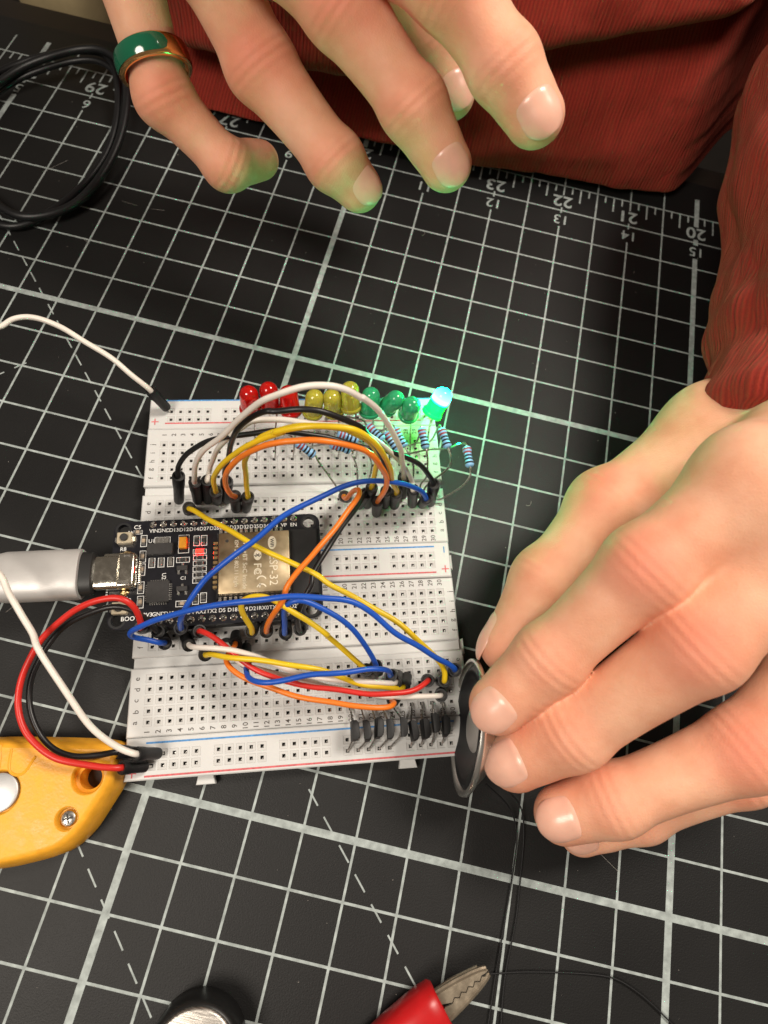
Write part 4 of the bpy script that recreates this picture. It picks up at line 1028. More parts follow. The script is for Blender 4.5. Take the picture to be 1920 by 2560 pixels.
# ------------------------------------------------------------------ transistors
TRS = [
    {'top': [44.5, 23.71, 13.0], 'a': [42.34, 28.52, 4.2], 'm': [45.73, 22.12, 4.2], 'b': [44.03, 18.95, 4.2]},
    {'top': [46.98, 24.38, 13.0], 'a': [44.77, 29.26, 4.2], 'm': [48.16, 22.85, 4.2], 'b': [46.46, 19.69, 4.2]},
    {'top': [49.96, 25.6, 13.0], 'a': [47.2, 29.99, 4.2], 'm': [50.59, 23.58, 4.2], 'b': [48.89, 20.42, 4.2]},
    {'top': [52.23, 25.79, 13.0], 'a': [49.63, 30.72, 4.2], 'm': [53.02, 24.32, 4.2], 'b': [51.32, 21.15, 4.2]},
    {'top': [55.31, 26.82, 13.0], 'a': [52.07, 31.46, 4.2], 'm': [55.45, 25.05, 4.2], 'b': [53.76, 21.89, 4.2]},
    {'top': [57.98, 26.78, 13.0], 'a': [56.93, 32.92, 4.2], 'm': [60.32, 26.52, 4.2], 'b': [58.62, 23.35, 4.2]},
    {'top': [60.66, 27.83, 13.0], 'a': [59.36, 33.66, 4.2], 'm': [62.75, 27.25, 4.2], 'b': [61.05, 24.08, 4.2]},
    {'top': [62.55, 29.46, 13.0], 'a': [61.79, 34.39, 4.2], 'm': [65.18, 27.98, 4.2], 'b': [63.48, 24.82, 4.2]},
    {'top': [65.09, 29.6, 13.0], 'a': [64.23, 35.12, 4.2], 'm': [67.61, 28.71, 4.2], 'b': [65.92, 25.55, 4.2]},
]
TL = ['first', 'second', 'third', 'fourth', 'fifth', 'sixth', 'seventh', 'eighth', 'ninth']
cB, sB = math.cos(.2927), math.sin(.2927)
for i, e in enumerate(TRS):
    tp = Vector(e['top'])
    rnd = random.Random(i)
    lab = ('leftmost small black transistor standing on the lower breadboard' if i == 0 else
           'small black transistor nearest the round speaker on the lower breadboard' if i == 8 else
           '%s small black transistor from the left on the lower breadboard' % TL[i])
    t = thing('transistor', lab, 'transistor', (tp.x, tp.y, 5.2), 0, 'black transistors at the end of the lower breadboard')
    # long side across the rows; flat face to the left, rounded to the right, chamfered top
    h = 3.6
    sec = [(-.75, -2.2), (.3, -2.2), (.8, -1.65), (.95, -.7), (.95, .7), (.8, 1.65), (.3, 2.2), (-.75, 2.2)]
    g = prism(sec, -h, 0, .35, 2)
    ln = Vector(((rnd.random() - .5) * .25, (rnd.random() - .3) * .25, 1)).normalized()
    mm = Matrix.Translation(tp) @ Vector((0, 0, 1)).rotation_difference(ln).to_matrix().to_4x4() @ Matrix.Rotation(.2927 + rnd.uniform(-.12, .12), 4, 'Z')
    part('body', xform(g, mm), 'to92', t, smooth=30)
    for k, key in ((1, 'a'), (0, 'm'), (-1, 'b')):
        q0 = mm @ Vector((0, 1.27 * k, -h + .3)); q1 = mm @ Vector((0, 1.45 * k, -h - .6)); hh = Vector(e[key])
        part('leg', tube(relax(spline([q0, q1, hh + Vector((0, 0, 1.6)), hh], 5), 2), .25, 6), 'lead', t)

# ------------------------------------------------------------------ speaker held in the fingers
s0, s1 = Vector((67.8, 44.66, 15.5)), Vector((70.89, 15.78, 15.5))
cen = (s0 + s1) / 2
Rs = 15.2
yd = (s0 - s1).normalized()
face = yd.cross(Vector((0, 0, 1))).normalized()
if face.x > 0: face = -face
face = (face + Vector((0, 0, .02))).normalized()
sp = thing('speaker', 'small round metal speaker with a black cone, held on edge between the fingers', 'speaker', tuple(cen))
m = frame_to(cen, face)
part('rim', lathe([(13.6, -.4), (14.0, .35), (14.6, .6), (15.1, .5), (Rs, .1), (15.1, -.5), (14.4, -1.0), (13.4, -1.6), (11.5, -3.4), (10.6, -4.0), (8.6, -4.2)], 64, m), 'rim', sp, smooth=50)
part('cone', lathe([(13.65, -.3), (13.0, .15), (12.0, .3), (11.2, -.1), (10.5, -.5), (7.4, -1.5), (5.7, -1.8)], 64, m), 'cone', sp, smooth=60)
part('dust_cap', lathe([(5.8, -1.75), (5.5, -1.4), (4.1, -.7), (2.2, -.3), (0, -.2)], 40, m), 'cap', sp, smooth=60)
mg = part('magnet', lathe([(8.7, -4.2), (8.4, -4.5), (8.4, -5.2), (7.6, -5.3), (7.5, -8.2), (7.2, -8.6), (0, -8.6)], 48, m), 'rim', sp, smooth=40)
part('terminal_board', xform(box(-3.2, 3.2, -13.2, -9.2, -3.6, -2.9), m), mat('terminal_green', (.03, .16, .06), .5), sp)

# ------------------------------------------------------------------ yellow tool
TOPP = [[-41.96, 1.51, 10.0], [-32.1, 3.08, 10.0], [-9.16, 7.76, 10.0], [-7.47, 7.31, 10.0], [-6.48, 1.47, 10.0], [-7.98, -3.95, 10.0], [-9.35, -9.03, 10.0], [-11.95, -13.35, 10.0], [-22.23, -18.18, 10.0], [-30.53, -21.66, 10.0]]
tl = thing('hand_tool', 'yellow plastic handle of a hand tool with a screw and a grey pivot', 'tool', (-20, -5, 0))
def tool_body():
    low = []
    c = Vector((-22, -6))
    for p in TOPP:
        q = Vector((p[0], p[1]))
        low.append(q)
    # lower outline pushed outwards on the right-hand, camera side
    n = len(low)
    outl = []
    for i, q in enumerate(low):
        a, b = low[(i - 1) % n], low[(i + 1) % n]
        tn = (b - a).normalized(); nr = Vector((tn.y, -tn.x))
        if nr.dot(q - c) < 0: nr = -nr
        outl.append(q + nr * 2.0)
    V, F = [], []
    rings = [(outl, 1.4), ([o * .98 + q * .02 for o, q in zip(outl, low)], 6.0), ([o * .35 + q * .65 for o, q in zip(outl, low)], 9.2), (low, 9.9), ([q + (c - q).normalized() * .8 for q in low], 10.0)]
    # refine outlines with a closed spline
    def dense(l):
        P = [Vector((p.x, p.y, 0)) for p in l]
        out = []
        m_ = len(P)
        for i in range(m_):
            p0_, p1, p2, p3 = P[(i - 1) % m_], P[i], P[(i + 1) % m_], P[(i + 2) % m_]
            for k in range(5):
                t = k / 5
                out.append(p1 * (1 - t) + p2 * t if (p2 - p1).length > 14 else
                           .5 * ((2 * p1) + (p2 - p0_) * t * .8 + (2 * p0_ * .8 - 5 * p1 + 4 * p2 * 1.0 - p3 * .8 + p1 * .4 + p2 * .8 - p2 * .0) * 0 + 0 * p3) * 0 + p1 * (1 - t) + p2 * t)
        for _ in range(3):
            out = [out[i] * .5 + (out[i - 1] + out[(i + 1) % len(out)]) * .25 for i in range(len(out))]
        return out
    D = [(dense(l), z) for l, z in rings]
    n = len(D[0][0])
    for l, z in D: V += [(p.x, p.y, z) for p in l]
    for i in range(len(D) - 1):
        for k in range(n):
            a = i * n + k; b = i * n + (k + 1) % n
            F.append((a, b, b + n, a + n))
    F.append(tuple(range(n - 1, -1, -1)))
    # top sheet with round holes for the hanging hole and the screw
    bm = bmesh.new()
    ed = []
    lp = [bm.verts.new((p.x, p.y, 10.0)) for p in D[-1][0]]
    for i in range(n): ed.append(bm.edges.new((lp[i], lp[(i + 1) % n])))
    for (x, y, r) in TH_:
        vs = [bm.verts.new((x + r * math.cos(2 * math.pi * k / 28), y + r * math.sin(2 * math.pi * k / 28), 10.0)) for k in range(28)]
        for i in range(28): ed.append(bm.edges.new((vs[i], vs[(i + 1) % 28])))
    bmesh.ops.triangle_fill(bm, edges=ed, use_beauty=True)
    for f in bm.faces:
        if f.normal.z < 0: f.normal_flip()
    return join((V, F), from_bm(bm))
TF = {'hole': [-11.13, 0.76, 10.0], 'screw': [-12.26, -7.82, 10.0], 'pivot': [-28.22, -6.02, 10.0], 'g0': [-29.35, 2.88, 10.0], 'g1': [-27.94, -1.36, 10.0], 'g2': [-26.27, -1.95, 10.0], 'g3': [-24.81, -1.31, 10.0], 'g4': [-23.7, 2.51, 10.0]}
TH_ = [(TF['hole'][0], TF['hole'][1], 3.55), (TF['screw'][0], TF['screw'][1], 2.55), (TF['pivot'][0], TF['pivot'][1], 4.7)]
bodyt = part('handle_body', tool_body(), 'tool', tl, smooth=40)
for (x, y, r), dep in zip(TH_, (7.5, 1.6, 1.2)):
    if dep > 5: pr = [(r + .02, 0), (r - .3, -.25), (r - .45, -2.2), (r - 1.1, -2.4), (r - 1.2, -dep)]
    else: pr = [(r + .02, 0), (r - .35, -.3), (r - .5, -dep), (0, -dep)]
    part('hole_wall' if dep > 5 else 'recess', lathe(pr, 28, Matrix.Translation((x, y, 10.0))), 'tool', bodyt, smooth=60)
x, y, r = TH_[0]
part('hole_floor', lathe([(0, 0), (r - 1.1, 0)], 24, Matrix.Translation((x, y, 2.6))), 'hole_dark', bodyt)
x, y, r = TH_[1]
sc = part('screw', lathe([(0, .55), (1.0, .5), (1.5, .3), (1.75, -.1), (1.8, -.6)], 24, Matrix.Translation((x, y, 8.75))), 'steel', tl)
part('cross_slot', join(put(box(-1.05, 1.05, -.2, .2, .46, .57), x, y, 8.75, .5), put(box(-.2, .2, -1.05, 1.05, .462, .572), x, y, 8.75, .5)), 'hole_dark', sc, smooth=None)
x, y, r = TH_[2]
part('pivot_disc', lathe([(0, .5), (3.5, .5), (3.95, .3), (4.0, -.8)], 36, Matrix.Translation((x, y, 9.6))), 'alu', tl)
gp = [Vector(TF[k]) + Vector((0, 0, .0)) for k in ('g0', 'g1', 'g2', 'g3', 'g4')]
part('raised_rib', tube(relax(spline([p + Vector((0, 0, -.15)) for p in gp], 8), 4), .38, 8), 'tool', bodyt)
gp2 = [Vector((p.x - 2.6, p.y + .2, p.z - .15)) for p in gp[:1]] + [Vector((gp[1].x - 2.4, gp[1].y - .6, 9.85)), Vector((gp[1].x - 4.5, gp[1].y - 2.5, 9.85))]
part('raised_rib', tube(spline(gp2, 8), .36, 8), 'tool', bodyt)

# ------------------------------------------------------------------ round brushed cap
kb = thing('round_cap', 'round black cap with a brushed metal top at the bottom edge of the picture', 'cap', (27.6, -42.9, 0))
part('rim', lathe([(0, 0), (9.2, 0), (9.6, .6), (9.6, 5.5), (9.4, 7.4), (9.0, 8.3), (8.6, 8.5), (8.4, 8.2)], 56, Matrix.Translation((27.6, -42.9, 0))), 'bandmetal', kb, smooth=50)
part('metal_top', lathe([(8.45, 8.1), (8.2, 8.6), (7.8, 8.75), (0, 8.8)], 56, Matrix.Translation((27.6, -42.9, 0))), 'brushed', kb, smooth=50)

# ------------------------------------------------------------------ alligator clip
cl = thing('alligator_clip', 'alligator clip with toothed steel jaws and a red plastic boot', 'clip', (66, -26, 0))
ca = Vector((73.0, -27.0, 0)); cd = Vector((10.8, 10.2, 0)).normalized()
cn = Vector((-cd.y, cd.x, 0))
def cp(s, t, z): return tuple(ca + cd * s + cn * t + Vector((0, 0, z)))
def boot():
    rings = []
    n = 24
    for s, a, b, zc in ((3.0, 4.4, 4.0, 7.0), (2.4, 5.0, 4.6, 7.0), (0, 5.2, 4.9, 7.0), (-4, 5.0, 5.0, 6.8), (-9, 4.6, 4.8, 6.4), (-16, 3.6, 4.0, 5.2), (-26, 2.8, 2.8, 3.4), (-32, 2.5, 2.5, 2.7)):
        rings.append([(s, a * math.copysign(abs(math.cos(2 * math.pi * k / n)) ** .7, math.cos(2 * math.pi * k / n)), zc + b * math.copysign(abs(math.sin(2 * math.pi * k / n)) ** .7, math.sin(2 * math.pi * k / n))) for k in range(n)])
    V, F = [], []
    for r in rings: V += [cp(*p) for p in r]
    for i in range(len(rings) - 1):
        for k in range(n):
            a = i * n + k; b = i * n + (k + 1) % n
            F.append((a, a + n, b + n, b))
    F.append(tuple(range((len(rings) - 1) * n, len(rings) * n)))
    # inside lip
    k0 = len(V)
    V += [cp(p[0] - 3, p[1] * .9, 7 + (p[2] - 7) * .9) for p in rings[0]]
    for k in range(n): F.append((k, (k + 1) % n, k0 + (k + 1) % n, k0 + k))
    F.append(tuple(range(k0, k0 + n)))
    return V, F
part('boot', boot(), 'redboot', cl, smooth=45)
def jaw(sign, z0):
    # plate with teeth on its inner edge, rolled outer edge
    T = []
    outer = [(-4, 3.9), (2, 3.7), (8, 2.9), (13.0, 1.6), (14.4, .9)]
    teeth = []
    x = 14.6
    for k in range(6):
        teeth += [(x, .25), (x - .85, -.55 if k else .1)]
        x -= 1.75
    inner = (teeth + [(3.4, .4), (1.5, 1.3), (-4, 1.4)]) if sign > 0 else ([(a_, .25 if i_ % 2 == 0 else 1.05) for i_, (a_, b_) in enumerate(teeth)] + [(3.4, .6), (1.5, 1.3), (-4, 1.4)])
    poly = outer + inner
    poly = [cp(a, (b * .76 + .02) * sign, 0)[:2] for a, b in poly]
    V = [(p[0], p[1], z0) for p in poly] + [(p[0], p[1], z0 - .55) for p in poly]
    n = len(poly)
    F = [tuple(range(n)), tuple(range(2 * n - 1, n - 1, -1))] + [(i, i + n, (i + 1) % n + n, (i + 1) % n) for i in range(n)]
    ed = [Vector(cp(a, (b * .76 + .02) * sign, z0 - .3)) for a, b in outer]
    return join((V, F), tube(spline(ed, 5), .55, 8), box(0, 0, 0, 0, 0, 0) if False else tube([Vector(cp(-4, 2.9 * sign, z0 - 2.2)), Vector(cp(7, 2.3 * sign, z0 - 2.0)), Vector(cp(13, 1.5 * sign, z0 - 1.0))], .5, 6))
for s in (1, -1):
    j = part('jaw', jaw(s, 8.9 if s > 0 else 8.4), 'jaw', cl, smooth=25)
part('spring_pin', lathe([(0, 0), (1.1, 0), (1.1, 5), (0, 5)], 14, Matrix.Translation(cp(-1, 0, 5))), 'jaw', cl)

# ------------------------------------------------------------------ cables
M['leadblack'] = mat('thin_lead_black', (0.006, 0.006, 0.007), 0.6)
C1, C2, T1, T2, T3 = ([[-132.04, 196.74, 5.0], [-127.85, 204.88, 6.0], [-121.84, 212.22, 8.0], [-114.57, 216.83, 10.0], [-105.85, 223.03, 11.0], [-97.75, 224.8, 12.0], [-90.9, 222.4, 12.0], [-85.3, 215.81, 11.0], [-81.28, 206.32, 10.0], [-78.79, 194.44, 8.0], [-78.66, 182.11, 6.0], [-80.32, 169.46, 5.0], [-84.17, 160.77, 4.0], [-90.09, 154.63, 4.0], [-97.28, 151.76, 4.0], [-105.17, 153.85, 4.0], [-113.54, 158.48, 4.0]], [[-137.3, 205.49, 3.0], [-133.36, 213.46, 3.0], [-125.93, 220.98, 4.0], [-116.5, 225.22, 6.0], [-106.31, 227.57, 8.0], [-97.89, 226.78, 9.0], [-91.58, 220.57, 9.0], [-86.91, 211.06, 8.0], [-83.78, 200.31, 6.0], [-82.9, 189.06, 4.0], [-83.9, 178.49, 3.0], [-86.71, 168.74, 2.0], [-90.16, 160.03, 2.0], [-94.58, 152.27, 2.0], [-100.51, 148.28, 2.0], [-108.46, 148.8, 2.0]], [[77.47, 18.98, 8.0], [85.3, 15.05, 3.0], [88.28, 10.19, 1.0], [88.69, 3.29, 0.6], [88.18, -8.39, 0.6], [87.69, -18.64, 0.6], [87.4, -31.17, 0.6]], [[79.21, 20.25, 8.0], [87.59, 16.44, 3.0], [90.01, 10.56, 1.0], [90.57, 0.31, 0.6], [90.77, -7.86, 0.6], [89.77, -18.98, 0.6], [90.43, -30.59, 0.6]], [[86.34, -19.23, 0.8], [93.08, -17.56, 0.6], [101.23, -16.02, 0.6], [109.48, -14.76, 0.6], [115.06, -14.49, 0.6], [120.78, -16.25, 0.6], [124.6, -18.13, 0.6], [128.4, -20.36, 0.6], [134.01, -23.65, 0.6]])
def cable(name, label, pts, r, cat='cable', m='cable', n=12):
    P = relax(spline(pts, 8), 6)
    o = part(name, tube(P, r, n), m, None, smooth=60)
    return tag(o, label, cat)
cable('black_cable', 'black cable, the outer turn of the loop at the top left', C1, 1.35)
cable('black_cable', 'black cable, the inner turn of the loop lying on the ruler', C2, 1.2)
C3 = [(p[0] - 2.5 + .02 * i, p[1] - 3.0 + .3 * i, max(1.8, p[2] - 3.4)) for i, p in enumerate(C1)]
cable('black_cable', 'black cable, the lowest strand under the loop at the top left', C3, 1.05)
cable('speaker_lead', 'thin black wire running down the mat, left of a matching pair', T1, .18, 'wire', 'leadblack')
cable('speaker_lead', 'thin black wire running down the mat, right of a matching pair', T2, .18, 'wire', 'leadblack')
cable('thin_wire', 'thin dark wire lying across the grid at the lower right', T3, .18, 'wire', 'leadblack')

# ------------------------------------------------------------------ hands: smooth-blended signed distance field, meshed with surface nets
def surface_nets(f, org, h):
    nx, ny, nz = f.shape
    ins = f < 0
    acc = np.zeros((nx - 1, ny - 1, nz - 1, 3), np.float32); cnt = np.zeros((nx - 1, ny - 1, nz - 1), np.float32)
    cor = [(i, j, k) for i in (0, 1) for j in (0, 1) for k in (0, 1)]
    sl = lambda c: (slice(c[0], nx - 1 + c[0]), slice(c[1], ny - 1 + c[1]), slice(c[2], nz - 1 + c[2]))
    for a in cor:
        for b in cor:
            if a < b and sum(abs(p - q) for p, q in zip(a, b)) == 1:
                fa, fb = f[sl(a)], f[sl(b)]
                mk = (fa < 0) != (fb < 0)
                t = np.where(mk, fa / np.where(mk, fa - fb, 1), 0)
                for ax in range(3):
                    acc[..., ax] += np.where(mk, a[ax] + t * (b[ax] - a[ax]), 0)
                cnt += mk
    act = cnt > 0
    idx = -np.ones(act.shape, int)
    idx[act] = np.arange(act.sum())
    g = np.argwhere(act)
    V = (g + acc[act] / cnt[act][:, None]) * h + org
    F = []
    for ax in range(3):
        s0 = [slice(1, -1)] * 3; s0[ax] = slice(0, -1)
        s1_ = list(s0); s1_[ax] = slice(1, None)
        a = ins[tuple(s0)]; b = ins[tuple(s1_)]
        e = np.argwhere(a != b)
        off = [0 if k == ax else 1 for k in range(3)]
        base = e + np.array(off)
        u, v = [(1, 2), (2, 0), (0, 1)][ax]
        du = np.zeros(3, int); du[u] = 1
        dv = np.zeros(3, int); dv[v] = 1
        q = [base - du - dv, base - dv, base, base - du]
        ids = np.stack([idx[p[:, 0], p[:, 1], p[:, 2]] for p in q], 1)
        fl = a[e[:, 0], e[:, 1], e[:, 2]]
        ids = np.where(fl[:, None], ids, ids[:, ::-1])
        F.append(ids)
    F = np.concatenate(F)
    F = F[(F >= 0).all(1)]
    return V, F

def cone_sdf(P, a, b, ra, rb, waist=0.0):
    ba = b - a
    t = np.clip(((P - a) @ ba) / (ba @ ba), 0, 1)
    d = np.sqrt(((P - a - t[:, None] * ba) ** 2).sum(1))
    s = t * t * (3 - 2 * t)
    return d - (ra + (rb - ra) * s) * (1 - waist * np.sin(np.pi * t))

def smin(a, b, k):
    h = np.clip(.5 + .5 * (b - a) / k, 0, 1)
    return b + (a - b) * h - k * h * (1 - h)

def ell_sdf(P, c, r):
    q = P - c
    k0 = np.sqrt(((q / r) ** 2).sum(1)); k1 = np.sqrt(((q / (r * r)) ** 2).sum(1)) + 1e-9
    return k0 * (k0 - 1) / k1

def finger_sdf(P, J, dors):
    """J: list of (x,y,z,r) knuckle to tip"""
    X = [np.array(j[:3]) for j in J]; r = [j[3] for j in J]
    f = cone_sdf(P, X[0], X[1], r[0], r[1] * .96, .05)
    f = smin(f, cone_sdf(P, X[1], X[2], r[1] * .99, r[2] * .98, .07), 2.2)
    # tip: flattened pad
    ax = X[3] - X[2]
    tip = cone_sdf(P, X[2], X[3], r[2], r[3])
    f = smin(f, tip, 1.6)
    # slight waist in the middle of each bone, knuckle bulge on the back
    for i in (1, 2):
        f = smin(f, np.sqrt(((P - (X[i] + dors * r[i] * .16)) ** 2).sum(1)) - r[i] * .84, 3.5)
    # pad
    pc = X[2] * .35 + X[3] * .65 - dors * r[3] * .28
    f = smin(f, np.sqrt(((P - pc) ** 2).sum(1)) - r[3] * .93, 2.0)
    return f

def build_hand(HD, dors, palm, h, bones_extra, web, lo=None):
    pts = np.array([j[:3] for k in HD for j in HD[k]] + [b[0][:3] for b in bones_extra] + [b[1][:3] for b in bones_extra])
    mn = pts.min(0) - 17; mx = pts.max(0) + 17
    for b in bones_extra:
        for e in b[:2]:
            mn = np.minimum(mn, np.array(e[:3]) - e[3] - 4); mx = np.maximum(mx, np.array(e[:3]) + e[3] + 4)
    pip = np.mean([HD[k][1][:3] for k in ('index', 'middle', 'ring', 'pinky')], 0); mcp = np.mean([HD[k][0][:3] for k in ('index', 'middle', 'ring', 'pinky')], 0)
    ax_ = (mcp - pip) / np.linalg.norm(mcp - pip)
    def field(P):
        kk = .5 + 3.6 * np.clip(((P - pip) @ ax_ - 9) / 10, 0, 1)     # webbing: fingers blend towards the palm, stay apart beyond the middle joint
        fing = None
        for k in ('index', 'middle', 'ring', 'pinky', 'thumb'):
            f = finger_sdf(P, HD[k], dors[k])
            fing = f if fing is None else smin(fing, f, kk)
        pal = None
        for a, b in bones_extra:
            f = cone_sdf(P, np.array(a[:3]), np.array(b[:3]), a[3], b[3])
            pal = f if pal is None else smin(pal, f, 7.0)
        return smin(fing, pal, 4.5)
    # coarse blocks first, then a fine grid only near the surface
    q = 6
    H_ = h * q
    nb = np.ceil((mx - mn) / H_).astype(int) + 1
    cg = [mn[i] + H_ * (np.arange(nb[i]) + .5) - h * .5 for i in range(3)]
    PC = np.stack(np.meshgrid(*cg, indexing='ij'), -1).reshape(-1, 3)
    fc = field(PC).reshape(nb)
    f = np.repeat(np.repeat(np.repeat(fc, q, 0), q, 1), q, 2).astype(np.float32)
    near = np.argwhere(np.abs(fc) < H_ * 1.6)
    off = np.stack(np.meshgrid(np.arange(q), np.arange(q), np.arange(q), indexing='ij'), -1).reshape(-1, 3)
    for c0 in range(0, len(near), 3000):
        ij = (near[c0:c0 + 3000, None, :] * q + off[None]).reshape(-1, 3)
        f[ij[:, 0], ij[:, 1], ij[:, 2]] = field(mn + h * ij)
    V, F = surface_nets(f, mn, h)
    return V, F

def hand_object(V, F, HD, dors, parent, subs=1, crw=1.0):
    w = world_of(parent)
    me = bpy.data.meshes.new('hand')
    me.from_pydata((V - np.array(w)).tolist(), [], F.tolist())
    me.materials.append(M['skin'])
    me.polygons.foreach_set('use_smooth', [True] * len(me.polygons))
    red = np.zeros(len(V)); cre = np.zeros(len(V))
    for k, J in HD.items():
        X = [np.array(j[:3]) for j in J]; r = [j[3] for j in J]
        for i in (1, 2):
            c = X[i] + dors[k] * r[i] * .9
            d = np.sqrt(((V - c) ** 2).sum(1))
            red = np.maximum(red, (.75 if i == 1 else .4) * np.exp(-(d / (r[i] * 1.0)) ** 2))
            ax = X[min(i + 1, 3)] - X[i - 1]; ax = ax / np.linalg.norm(ax)
            s = (V - X[i]) @ ax
            dz = np.clip(((V - X[i]) @ dors[k]) / r[i], 0, 1)
            near = np.exp(-(np.sqrt(((V - X[i]) ** 2).sum(1)) / (r[i] * 1.5)) ** 4)
            cre = cre + near * dz * np.exp(-(s / 3.2) ** 2) * np.cos(s * 3.1) * .5 * crw
        tipd = np.sqrt(((V - X[3]) ** 2).sum(1))
        red = np.maximum(red, .55 * np.exp(-(tipd / (r[3] * 1.3)) ** 2))
    for nm, arr in (('redness', red), ('crease', cre)):
        at = me.attributes.new(nm, 'FLOAT', 'POINT')
        at.data.foreach_set('value', arr.astype(np.float32))
    me.update()
    o = obj('hand', me, parent)
    md = o.modifiers.new('smooth', 'SMOOTH'); md.factor = .5; md.iterations = 12
    if subs:
        sb = o.modifiers.new('subsurf', 'SUBSURF'); sb.levels = subs; sb.render_levels = subs
    return o

def fingernail(J, nc, parent, wid=.86, length=1.55, free=.18):
    """curved plate on the back of the last bone; nc = point on the surface where the plate is centred"""
    A = Vector(J[2][:3]); B = Vector(J[3][:3]); r0, r1 = J[2][3], J[3][3]
    ax = (B - A).normalized()
    nrm = Vector(nc) - B
    nrm = (nrm - ax * nrm.dot(ax)).normalized()
    lat = ax.cross(nrm)
    V, F = [], []
    nu, nv = 13, 13
    Ln = r1 * length
    for j in range(nv):
        v = j / (nv - 1)
        s = (v - .5) * Ln + r1 * .10
        pos = B + ax * s
        tt = min(max(((pos - A).dot(ax)) / (B - A).length, 0), 1)
        rr = r0 + (r1 - r0) * tt * tt * (3 - 2 * tt)
        if s > 0: rr = math.sqrt(max(r1 * r1 - (s * .78) ** 2, (r1 * .45) ** 2))
        # outline: rounded ends
        wv = (1 - abs(2 * v - 1) ** 3.2) ** .42 if 0 < v < 1 else .0
        wv = max(wv, .30)
        for i in range(nu):
            u = 2 * i / (nu - 1) - 1
            an = u * math.radians(58) * wid * wv
            lift = .14 + .20 * (1 - u * u) - (.9 if j == 0 else .25 if j == 1 else 0) - (.28 * abs(u) ** 4)
            V.append(tuple(pos + (nrm * math.cos(an) + lat * math.sin(an)) * (rr + lift)))
    for j in range(nv - 1):
        for i in range(nu - 1):
            a = j * nu + i
            F.append((a, a + 1, a + nu + 1, a + nu))
    w = world_of(parent)
    V = [(v[0] - w.x, v[1] - w.y, v[2] - w.z) for v in V]
    o = obj('fingernail', mesh('fingernail', V, F, 'nail', smooth=80), parent)
    sd = o.modifiers.new('thickness', 'SOLIDIFY'); sd.thickness = .5; sd.offset = -1
    sb = o.modifiers.new('subsurf', 'SUBSURF'); sb.levels = 1; sb.render_levels = 1
    return o

HANDS = {'top': {'pinky': [[-47.21, 167.74, 80.43, 7.6], [-37.21, 153.21, 56.29, 6.9], [-21.35, 148.3, 45.7, 6.0], [-15.7, 157.09, 41.69, 5.0]], 'ring': [[-29.07, 168.59, 84.01, 8.8], [-14.48, 161.27, 63.84, 8.4], [6.51, 150.13, 52.91, 7.2], [13.36, 148.56, 47.98, 5.8]], 'middle': [[-13.51, 164.09, 90.83, 9.2], [4.75, 161.89, 80.26, 8.6], [23.56, 153.08, 69.19, 7.5], [33.94, 147.95, 60.67, 6.0]], 'index': [[1.82, 165.05, 95.54, 9.0], [27.01, 160.92, 89.58, 8.4], [41.18, 153.82, 81.35, 7.4], [50.15, 148.63, 76.04, 6.3]], 'thumb': [[-9.0, 191.65, 82.5, 10], [4.14, 197.92, 72.1, 9.2], [21.67, 192.01, 58.95, 8.2], [30.0, 185.37, 51.98, 6.4]], 'wrist': [[-46.83, 195.94, 100.37, 20]]}, 'left': {'thumb': [[113.91, 107.79, 38.0, 12.5], [91.3, 84.52, 32.0, 10.0], [80.95, 64.82, 27.0, 9.0], [74.18, 48.95, 23.0, 6.6]], 'index': [[104.04, 79.91, 66.0, 9.6], [89.82, 62.55, 56.0, 8.35], [78.8, 45.01, 40.0, 7.25], [71.5, 34.28, 33.0, 6.2]], 'middle': [[115.49, 70.76, 64.0, 9.8], [102.07, 50.9, 53.5, 8.8], [87.82, 32.81, 33.0, 7.7], [78.92, 24.86, 25.0, 6.5]], 'ring': [[132.04, 56.79, 50.0, 9.4], [119.64, 36.46, 40.0, 8.2], [99.6, 21.82, 28.0, 7.1], [90.98, 16.73, 23.0, 6.2]], 'pinky': [[139.06, 48.7, 40.0, 8.6], [127.61, 33.45, 27.0, 6.9], [110.86, 20.77, 17.0, 6.0], [99.11, 13.72, 13.0, 5.0]]}, 'top_dors': {'pinky': [0.411, -0.737, 0.537], 'ring': [0.182, -0.753, 0.632], 'middle': [0.087, -0.815, 0.573], 'index': [-0.068, -0.839, 0.539], 'thumb': [0.717, -0.359, 0.598]}, 'left_dors': {'thumb': [-0.796, 0.478, 0.372], 'index': [-0.396, -0.336, 0.855], 'middle': [-0.504, -0.29, 0.814], 'ring': [-0.48, -0.096, 0.872], 'pinky': [-0.51, -0.078, 0.856]}, 'top_palm': [([-60.0, 203.0, 104.0, 14], [-47.21, 167.74, 80.43, 8.8]), ([-55.0, 200.0, 106.0, 15], [-29.07, 168.59, 84.01, 9.8]), ([-48.0, 198.0, 106.0, 15], [-13.51, 164.09, 90.83, 10]), ([-43.0, 197.0, 104.0, 14], [1.82, 165.05, 95.54, 9.8]), ([-43.0, 202.0, 99.0, 13], [-9.0, 191.65, 82.5, 11]), ([-52.0, 200.0, 104.0, 18], [-66.0, 222.0, 112.0, 19])], 'left_palm': [([134.0, 108.0, 47.0, 15], [104.04, 79.91, 66.0, 10.8]), ([137.0, 109.0, 47.0, 15], [115.49, 70.76, 64.0, 11]), ([140.0, 112.0, 45.0, 15], [132.04, 56.79, 50.0, 10.8]), ([143.0, 116.0, 42.0, 14], [139.06, 48.7, 40.0, 10]), ([127.0, 114.0, 40.0, 14], [113.91, 107.79, 38.0, 12.5]), ([113.91, 107.79, 38.0, 12], [104.31, 84.98, 40.7, 9]), ([131.0, 112.0, 44.0, 18], [135.0, 142.0, 46.0, 20])]}
